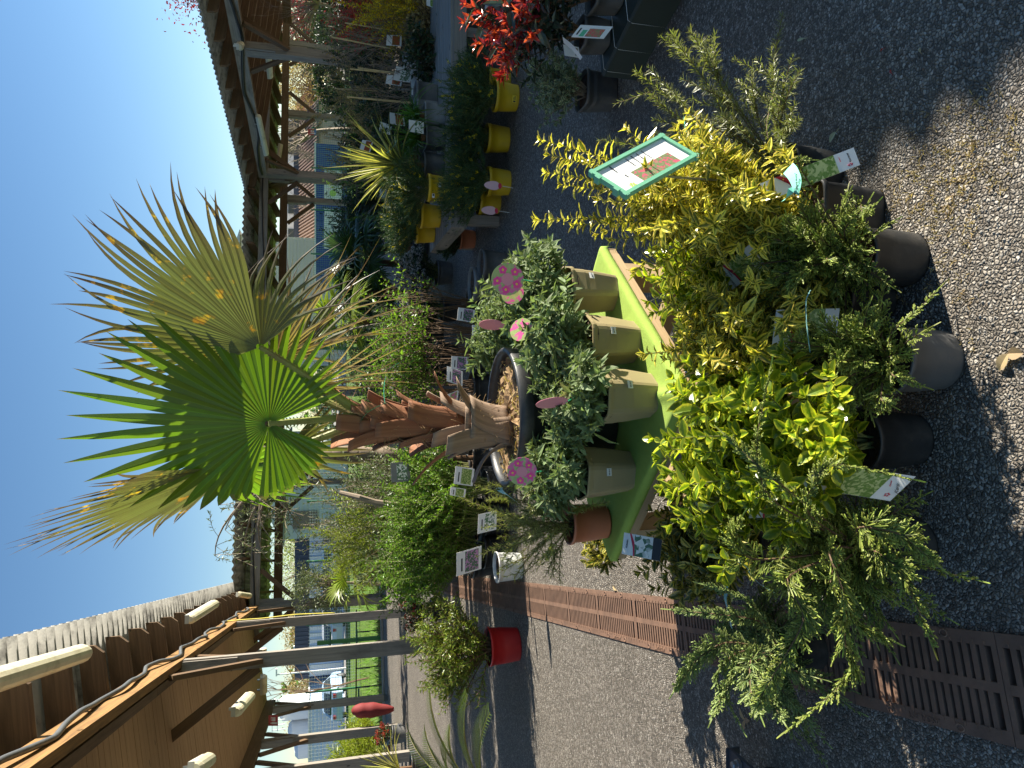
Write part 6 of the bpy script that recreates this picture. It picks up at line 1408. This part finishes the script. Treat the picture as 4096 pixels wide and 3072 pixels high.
# ================= beyond the yard =================
rg = RNG(301)
def fence(label, a, b, h, wire, post, step=2.5, gx=.12, gz=.10, wr=.0045):
    a, b = np.append(a, 0), np.append(b, 0); L = np.linalg.norm(b-a); d = (b-a)/L; t = thing('mesh_fence', label, 'fence', tuple(a))
    mb = MB(); k = int(L/gx)
    for i in range(k): box(mb, d*(i+.5)*gx+V3(0, 0, h/2), (wr*2, wr*2, h), [d, V3(-d[1], d[0], 0), V3(0, 0, 1)])
    for j in range(int(h/gz)): box(mb, d*L/2+V3(0, 0, (j+.5)*gz)+V3(-d[1], d[0], 0)*wr*2.05, (L, wr*2, wr*2), [d, V3(-d[1], d[0], 0), V3(0, 0, 1)])
    mb.build('wire_panel', M[wire], t); n = int(L/step)
    me = None
    for i in range(n+1):
        if me is None:
            mb = MB(); box(mb, (0, 0, h/2+.04), (.06, .06, h+.1)); me = mb.mesh('fence_post', M[post])
        link('fence_post', me, t, tuple(d*step*i-V3(-d[1], d[0], 0)*.05))
    return t
fence('pale wire mesh fence beyond the lawn on the left', (-19, 26.6), (1.5, 34.5), 2.0, 'fencewire', 'fencegreen')
fence('green wire mesh fence beyond the lawn on the right', (1.6, 34.54), (27, 44.3), 1.9, 'fencewire_green', 'fencegreen')
def building(name, label, x0, x1, y0, y1, h, mat, cat='building', parts=(), z0=0):
    c = V3((x0+x1)/2, (y0+y1)/2, 0); t = thing(name, label, cat, tuple(c)); mb = MB(); box(mb, (0, 0, z0+h/2), (x1-x0, y1-y0, h)); mb.build('wall', M[mat], t)
    return t, c
def ribs(t, c, x0, x1, y, z0, z1, mat, step=.3, dep=.04, horiz=False, name='cladding_ribs'):
    mb = MB()
    if horiz:
        for z in np.arange(z0+step/2, z1, step): box(mb, V3((x0+x1)/2, y-dep/2, z)-c, (x1-x0, dep, step*.5))
    else:
        for x in np.arange(x0+step/2, x1, step): box(mb, V3(x, y-dep/2, (z0+z1)/2)-c, (step*.5, dep, z1-z0))
    return mb.build(name, M[mat], t)
def roof_prism(t, c, x0, x1, y0, y1, z0, z1, mat, along='x', ov=.3):
    mb = MB(); ym = (y0+y1)/2; xm = (x0+x1)/2
    if along == 'x': v = [(x0-ov, y0-ov, z0), (x1+ov, y0-ov, z0), (x1+ov, y1+ov, z0), (x0-ov, y1+ov, z0), (x0-ov, ym, z1), (x1+ov, ym, z1)]; q, tr = [(0, 1, 5, 4), (2, 3, 4, 5), (3, 2, 1, 0)], [(0, 4, 3), (1, 2, 5)]
    else: v = [(x0-ov, y0-ov, z0), (x1+ov, y0-ov, z0), (x1+ov, y1+ov, z0), (x0-ov, y1+ov, z0), (xm, y0-ov, z1), (xm, y1+ov, z1)]; q, tr = [(1, 2, 5, 4), (3, 0, 4, 5), (3, 2, 1, 0)], [(0, 1, 4), (2, 3, 5)]
    mb.add(np.array(v)-c, q, tr); return mb.build('roof', M[mat], t)
# cream corrugated warehouse
t, c = building('warehouse', 'tall cream corrugated warehouse rising behind the palm leaves', 1.5, 9.7, 50, 70, 6.6, 'creamclad', 'warehouse'); ribs(t, c, 1.5, 9.7, 50, 0, 6.6, 'creamclad', .22, .05, True)
roof_prism(t, c, 1.5, 9.7, 50, 70, 6.62, 8.0, 'greyclad', 'y')
t, c = building('warehouse', 'grey-blue slatted shed with a gable behind the olive branches', -9.0, -3.5, 44, 56, 3.6, 'greyclad', 'shed'); ribs(t, c, -9, -3.5, 44, 0, 3.6, 'greyclad', .28, .04, True); roof_prism(t, c, -9, -3.5, 44, 56, 3.62, 5.0, 'greyclad', 'y', .4)
mb = MB(); box(mb, V3(-7.9, 43.9, 2.4)-c, (1.0, .1, 1.4)); mb.build('window', M['glass'], t)
t, c = building('shop_building', 'pale blue panelled building with a dark slate-blue top band', -20.6, -8.5, 53, 62, 2.35, 'whiteblue'); ribs(t, c, -20.6, -8.5, 53, .1, 2.3, 'white', .45, .05); mb = MB(); box(mb, V3(-14.55, 57.5, 2.85)-c, (12.3, 9.2, .96)); mb.build('top_band', M['slate'], t); ribs(t, c, -20.6, -8.5, 52.9, 2.4, 3.3, 'slate', .3, .04)
t, c = building('panel_building', 'long low pale blue building with rows of small white louvres', -33, -21.2, 50, 58, 2.3, 'whiteblue')
mb = MB()
for z in np.arange(.25, 2.2, .24):
    for x in np.arange(-32.8, -21.3, .30): box(mb, V3(x, 49.97, z)-c, (.20, .06, .05))
mb.build('louvres', M['white'], t); mb = MB(); box(mb, V3(-27.1, 54, 2.34)-c, (12.1, 8.3, .08)); mb.build('roof', M['whitewall'], t)
t = thing('storage_tank', 'white cylindrical storage tanks above the pale blue building', 'tank', (-26.9, 63, 0))
for x, r, h in ((0, 1.0, 4.6), (-1.9, .8, 3.9), (-3.4, .9, 3.4)):
    mb = MB(); lathe(mb, [(r, 0), (r, h), (r*.7, h+.25), (.01, h+.35)], 22, c=(x, 0, 0)); mb.build('tank_body', M['whitewall'], t)
mb = MB()
for x in np.arange(-1.2, 1.3, .4): box(mb, (x, -1.2, 4.9), (.05, .05, 1.0))
box(mb, (0, -1.2, 5.4), (2.6, .05, .05)); box(mb, (0, -1.2, 5.0), (2.6, .05, .05)); mb.build('railing', M['white'], t)
# tiled building and white hall behind it
t, c = building('tiled_building', 'low building with a broad brown tiled roof beyond the fence', 9.9, 19.5, 52, 60, 1.9, 'beige')
mb = MB(); n = 90
for k in range(14):
    z0 = 1.75+k*.095; y0 = 51.6+k*.30; box(mb, V3(14.7, y0+.18, z0)-c, (9.9, .36, .07), [V3(1, 0, 0), nrm(V3(0, .3, .095)), nrm(V3(0, -.095, .3))])
for x in np.arange(9.85, 19.6, .24): beam(mb, V3(x, 51.55, 1.80)-c, V3(x, 55.8, 3.14)-c, .09, .06)
mb.build('roof', M['rooftile'], t); mb = MB(); box(mb, V3(14.7, 57.9, 3.3)-c, (9.9, 4.0, .42)); mb.build('fascia', M['slate'], t)
t, c = building('white_hall', 'white flat-roofed hall behind the brown tiled roof', 10.5, 22.5, 64, 74, 4.75, 'whitewall')
mb = MB()
for x in (12.5, 15, 17.5, 20, 21.6): box(mb, V3(x, 63.97, 3.9)-c, (1.2, .1, .7))
mb.build('window', M['glass'], t)
t, c = building('house', 'small house with an orange tiled roof among bare trees', 21.6, 25.6, 64, 69, 2.0, 'beige', 'house'); roof_prism(t, c, 21.6, 25.6, 64, 69, 2.02, 3.6, 'rooforange', 'y', .4)
mb = MB(); box(mb, V3(23.6, 63.97, 1.2)-c, (.9, .1, .9)); mb.build('window', M['glass'], t)
# blue container with banners
t = thing('skip_container', 'long blue container with white banners behind the far fence', 'container', (9.6, 42.6, 0)); mb = MB(); box(mb, (0, 0, .95), (7.4, 2.2, 1.7))
for x in np.arange(-3.5, 3.6, .5): box(mb, (x, -1.13, .95), (.1, .06, 1.66))
mb.build('body', M['skip_blue'], t); mb = MB(); box(mb, (0, -.0, 1.84), (7.5, 2.3, .07)); mb.build('rim', M['white'], t)
for x, w_, tx in ((.55, 1.7, 'T'), (-2.1, 2.2, 'N')):
    cd = Card(t, (x, -1.19, .42), (1, 0, 0), (0, 0, 1), w_, .95, M['white'], name='banner', th=.01)
    put_text(tx, .7, M['print'], cd.o+cd.ex*w_*.7+cd.ey*.48+cd.ez*.012, cd.ex, cd.ey, cd.ob)
    cd.poly('round_logo', [(.25+.11*math.cos(a), .5+.2*math.sin(a)) for a in np.arange(14)*.449], M['logo_green'], .012)
# cars
def car(label, x, y, mat, rz=0, group='cars parked beyond the fence'):
    t = thing('parked_car', label, 'car', (x, y, .012), rz, group)
    prof = [(-2.0, .28), (-2.05, .62), (-1.95, .88), (-1.55, .95), (-.95, 1.38), (-.3, 1.47), (.55, 1.42), (1.2, .98), (1.85, .86), (2.05, .62), (2.02, .28)]
    n = len(prof); mb = MB(); V = []
    for yy, s in ((-.84, .0), (-.80, .0), (.80, 0), (.84, 0)):
        for px, pz in prof: V.append((px*(1 if abs(yy) < .82 else .985), yy*(.80 if pz > 1.2 else 1), pz))
    q = [(r*n+i, r*n+i+1, r*n+n+i+1, r*n+n+i) for r in range(3) for i in range(n-1)]; tr = [(0, i+1, i) for i in range(1, n-1)]+[(3*n, 3*n+i, 3*n+i+1) for i in range(1, n-1)]
    mb.add(V, q, tr); mb.build('body', M[mat], t)
    for sgn in (-1, 1):
        mb = MB(); p = [(-1.35, .98), (-.9, 1.33), (-.3, 1.40), (.5, 1.36), (1.0, 1.0)]; mb.add([(a, sgn*(.845 if b < 1.2 else .70), b) for a, b in p], None, [(0, i, i+1) if sgn > 0 else (0, i+1, i) for i in range(1, 4)]); mb.build('side_window', M['glass'], t)
    mb = MB(); mb.add([(-1.66, -.62, .985), (-1.66, .62, .985), (-1.04, .55, 1.35), (-1.04, -.55, 1.35)], [(0, 1, 2, 3)]); mb.build('rear_window', M['glass'], t)
    mb = MB(); mb.add([(1.24, .62, .99), (1.24, -.62, .99), (.64, -.55, 1.40), (.64, .55, 1.40)], [(0, 1, 2, 3)]); mb.build('windscreen', M['glass'], t)
    for sgn in (-1, 1):
        mb = MB(); box(mb, (-2.03, sgn*.62, .74), (.06, .2, .2)); mb.build('tail_light', M['signred'], t)
        for wx in (-1.3, 1.3):
            mb = MB(); lathe(mb, [(.001, -.10), (.24, -.10), (.30, -.08), (.30, .08), (.24, .1), (.001, .1)], 16); o = mb.build('wheel', M['rubber'], t); o.location = (wx, sgn*.76, .30); o.rotation_euler = (math.pi/2, 0, 0)
            mb = MB(); lathe(mb, [(.001, .105), (.17, .105), (.19, .09)], 12); r_ = mb.build('rim', M['steel'], o)
    return t
car('white car seen from behind between two left posts', -14.9, 46.5, 'carwhite', rad(80))
car('white car partly hidden by the yellow-hosed post', -12.2, 47.5, 'carwhite', rad(75))
car('pale blue car with red tail lights right of the big grey post', -19.2, 46, 'carblue', rad(95))
car('white car glimpsed under the far tree foliage', -10.4, 46.5, 'carwhite', rad(85))
# green tube stands on the lawn edge
def stand(label, ix, iy0, iy1, Y):
    b = at(ix, (iy0+iy1)/2, Y); t = thing('tube_stand', label, 'rack', tuple(b), group='green square-tube stands'); mb = MB(); beam(mb, (0, 0, 0), (0, 0, 1.58), .085, .085, (1, 0, 0)); mb.build('post', M['rackgreen'], t)
    for z in (.62, 1.26):
        mb = MB(); beam(mb, (-.27, -.055, z), (.27, -.055, z), .04, .04); mb.build('arm', M['fencegreen'], t)
stand('green square-tube stand left of the big grey post', 1500, 2790, 2790, 17.6)
stand('green square-tube stand right of the big grey post', 1500, 2552, 2552, 18.6)
stand('green square-tube stand glimpsed behind the palm trunk', 1500, 1395, 1395, 21)
stand('green square-tube stand glimpsed under the drooping dry leaves', 1500, 1470, 1470, 22)
mb = MB(); a, b = P(1426, 2440, 19.5), P(1424, 2850, 18.0); tube(mb, [a, b], .018, 6)
for f in np.linspace(.05, .95, 6): p = a+(b-a)*f; tube(mb, [V3(p[0], p[1], -.03), p+V3(0, 0, .02)], .014, 5); tube(mb, [p, p+V3(0, -.02, -.08), p+V3(0.02, -.1, -.33)], .012, 5)
tag(mb.build('watering_pipe', M['blackcable']), 'black watering pipe with drip ends along the lawn edge', 'pipe')
# trees
def tree(name, label, base, h, cz, radii, nclump, per, leaf, W, mat, seed, r=.12, stem='greystem', sig=.16, hollow=.35):
    rg = RNG(seed); t = thing(name, label, 'tree', tuple(base)); top = V3(rg.normal()*.1, rg.normal()*.1, h)
    mb = MB(); tube(mb, bez(V3(0, 0, -.1), V3(.05, 0, h*.5), top, 8), np.linspace(r, r*.5, 8), 8); mb.build('trunk', M[stem], t)
    lm, sm = clump_crown(rg, top, V3(0, 0, cz), radii, nclump, per, leaf, W, DIAM, sig, hollow, r*.3); lm.build('crown', M[mat], t); sm.build('limbs', M[stem], t)
tree('plum_tree', 'purple-leaved plum tree beyond the right canopy', V3(13.2, 25, 0), 2.6, 4.6, (2.0, 2.0, 1.8), 90, 55, .10, .05, 'purple', 311, sig=.12)
tree('plum_tree', 'second purple-leaved tree lower behind the right canopy posts', V3(14.6, 29, 0), 1.6, 3.0, (2.6, 2.0, 1.4), 70, 50, .10, .05, 'purple', 312, sig=.12)
for k, (ix, iy, Y, hh, rx, mt, lab) in enumerate([
    (1190, 2290, 62, 6.4, 3.6, 'yellowgreen', 'yellow-green spring tree behind the dark-topped building'), (1215, 2180, 66, 5.0, 3.0, 'yellowgreen', 'smaller yellow-green spring tree behind the slatted shed'),
    (1200, 2600, 66, 4.6, 2.4, 'bareleaf', 'brownish budding tree behind the car park, left of the post'), (1200, 2760, 68, 4.8, 3.0, 'bareleaf', 'wide brownish budding tree above the pale blue building'), (1200, 2860, 70, 4.6, 2.6, 'bareleaf', 'brownish budding tree nearest the white tanks'),
    (1200, 2470, 66, 5.0, 2.2, 'bareleaf', 'thin budding tree behind the yellow-hosed posts'), (1210, 360, 56, 4.8, 2.8, 'bareleaf', 'olive-brown budding tree right of the orange-roofed house'), (1210, 250, 54, 5.0, 3.2, 'bareleaf', 'olive-brown budding tree behind two right posts'),
    (1210, 60, 48, 5.6, 3.0, 'darkgreen', 'dark evergreen tree behind the purple tree'), (1210, 520, 72, 5.0, 2.6, 'bareleaf', 'budding tree between the orange roof and the tiled roof'), (1260, 150, 50, 3.2, 2.4, 'darkgreen', 'dark evergreen bush beyond the green fence'), (1350, 330, 33, 1.7, 1.6, 'darkgreen', 'dark bush on the lawn before the green fence'), (1340, 110, 36, 1.9, 2.0, 'darkgreen', 'broad dark bush before the green fence at the right edge')]):
    b = at(ix, iy, Y); tree('budding_tree' if mt == 'bareleaf' else 'leafy_tree', lab, b, hh*.4, hh*.62, (rx, rx*.8, hh*.40), 60, 46, .16, .085, mt, 320+k, .14, sig=.15)
tree('olive_ball_tree', 'round silvery olive tree standing in front of the dark-topped building', at(1500, 2340, 17.2), 1.1, 1.5, (.62, .6, .55), 70, 60, .075, .018, 'olive', 341, .05, sig=.15)
def baretree(label, base, h, seed, r=.09, depth=4, mat='greystem', n=1, spread=.05):
    t = thing('bare_tree', label, 'tree', tuple(base)); mb, _ = bare(RNG(seed), (0, 0, -.1), h, r, depth, n, spread, .35); mb.build('branches', M[mat], t); return t
baretree('bare round-crowned tree poking above the right canopy roof', at(1200, 500, 36), 3.7, 351, .13, 5)
baretree('bare sapling with a reddish stem beyond the left lawn', at(1420, 2712, 24), 2.9, 352, .035, 3, 'brownstem')
baretree('bare thin tree beside the blue container', at(1300, 640, 47), 2.9, 353, .07, 4)
baretree('bare thin tree before the brown tiled roof', at(1300, 780, 48), 2.7, 354, .07, 4)
baretree('bare tree before the white hall', at(1300, 470, 48), 3.0, 355, .07, 4)
baretree('bare tree behind the second right post', at(1300, 215, 44), 3.0, 356, .07, 4)
def lamp(label, base, h):
    t = thing('lamp_post', label, 'lamp post', tuple(base), group='thin pale poles beyond the fence'); mb = MB(); tube(mb, [(0, 0, 0), (0, 0, h)], [.06, .04], 8); mb.build('pole', M['white'], t); mb = MB(); box(mb, (.15, 0, h), (.45, .16, .08)); mb.build('lamp_head', M['white'], t)
lamp('thin white pole standing left of the sapling', at(1245, 2806, 47), 4.3); lamp('brick-coloured lamp post beside the budding tree', at(1300, 2596, 48), 3.2); lamp('white pole right of the bare sapling', at(1300, 2680, 47), 4.2)
# lawn blades
mb = MB(); n = 9000; x = rg.uniform(-14, 24, n); y0 = 18.9+(x+5)*.30; y = y0+np.abs(rg.normal(size=n))*6
scatter(mb, np.stack([x, y, np.full(n, -.03)], 1), rg.normal(size=(n, 3))*[.35, .35, 0]+V3(0, 0, 1), rg.normal(size=(n, 3)), .12+.10*rg.random(n), .02, NEEDLE, rg)
tag(mb.build('grass', M['grass']), 'bright green grass on the lawn beyond the yard', 'grass', kind='stuff')
mb = MB(); n = 1500; x = rg.uniform(-14, -4, n); y = 18.9+(x+5)*.30+rg.random(n)*.7
scatter(mb, np.stack([x, y, np.full(n, -.03)], 1), rg.normal(size=(n, 3))*[.6, .6, 0]+V3(0, 0, 1), rg.normal(size=(n, 3)), .10+.12*rg.random(n), .02, NEEDLE, rg)
tag(mb.build('dry_weeds', M['drygrass']), 'dry brown weeds along the kerb', 'weeds', kind='stuff')
# thin vapour trail high up
# far hedge line closing the view
mb = MB(); n = 9000; x = rg.uniform(-90, 95, n); y = rg.uniform(78, 84, n); z = rg.random(n)**.8*(3.6+1.2*np.sin(x*.35)+.9*np.sin(x*1.1))
scatter(mb, np.stack([x, y, z], 1), rg.normal(size=(n, 3)), rg.normal(size=(n, 3))+V3(0, -1, .5), .8, .45, DIAM, rg)
tag(mb.build('far_trees', M['midgreen']), 'far-off belt of trees on the skyline', 'trees', kind='stuff')
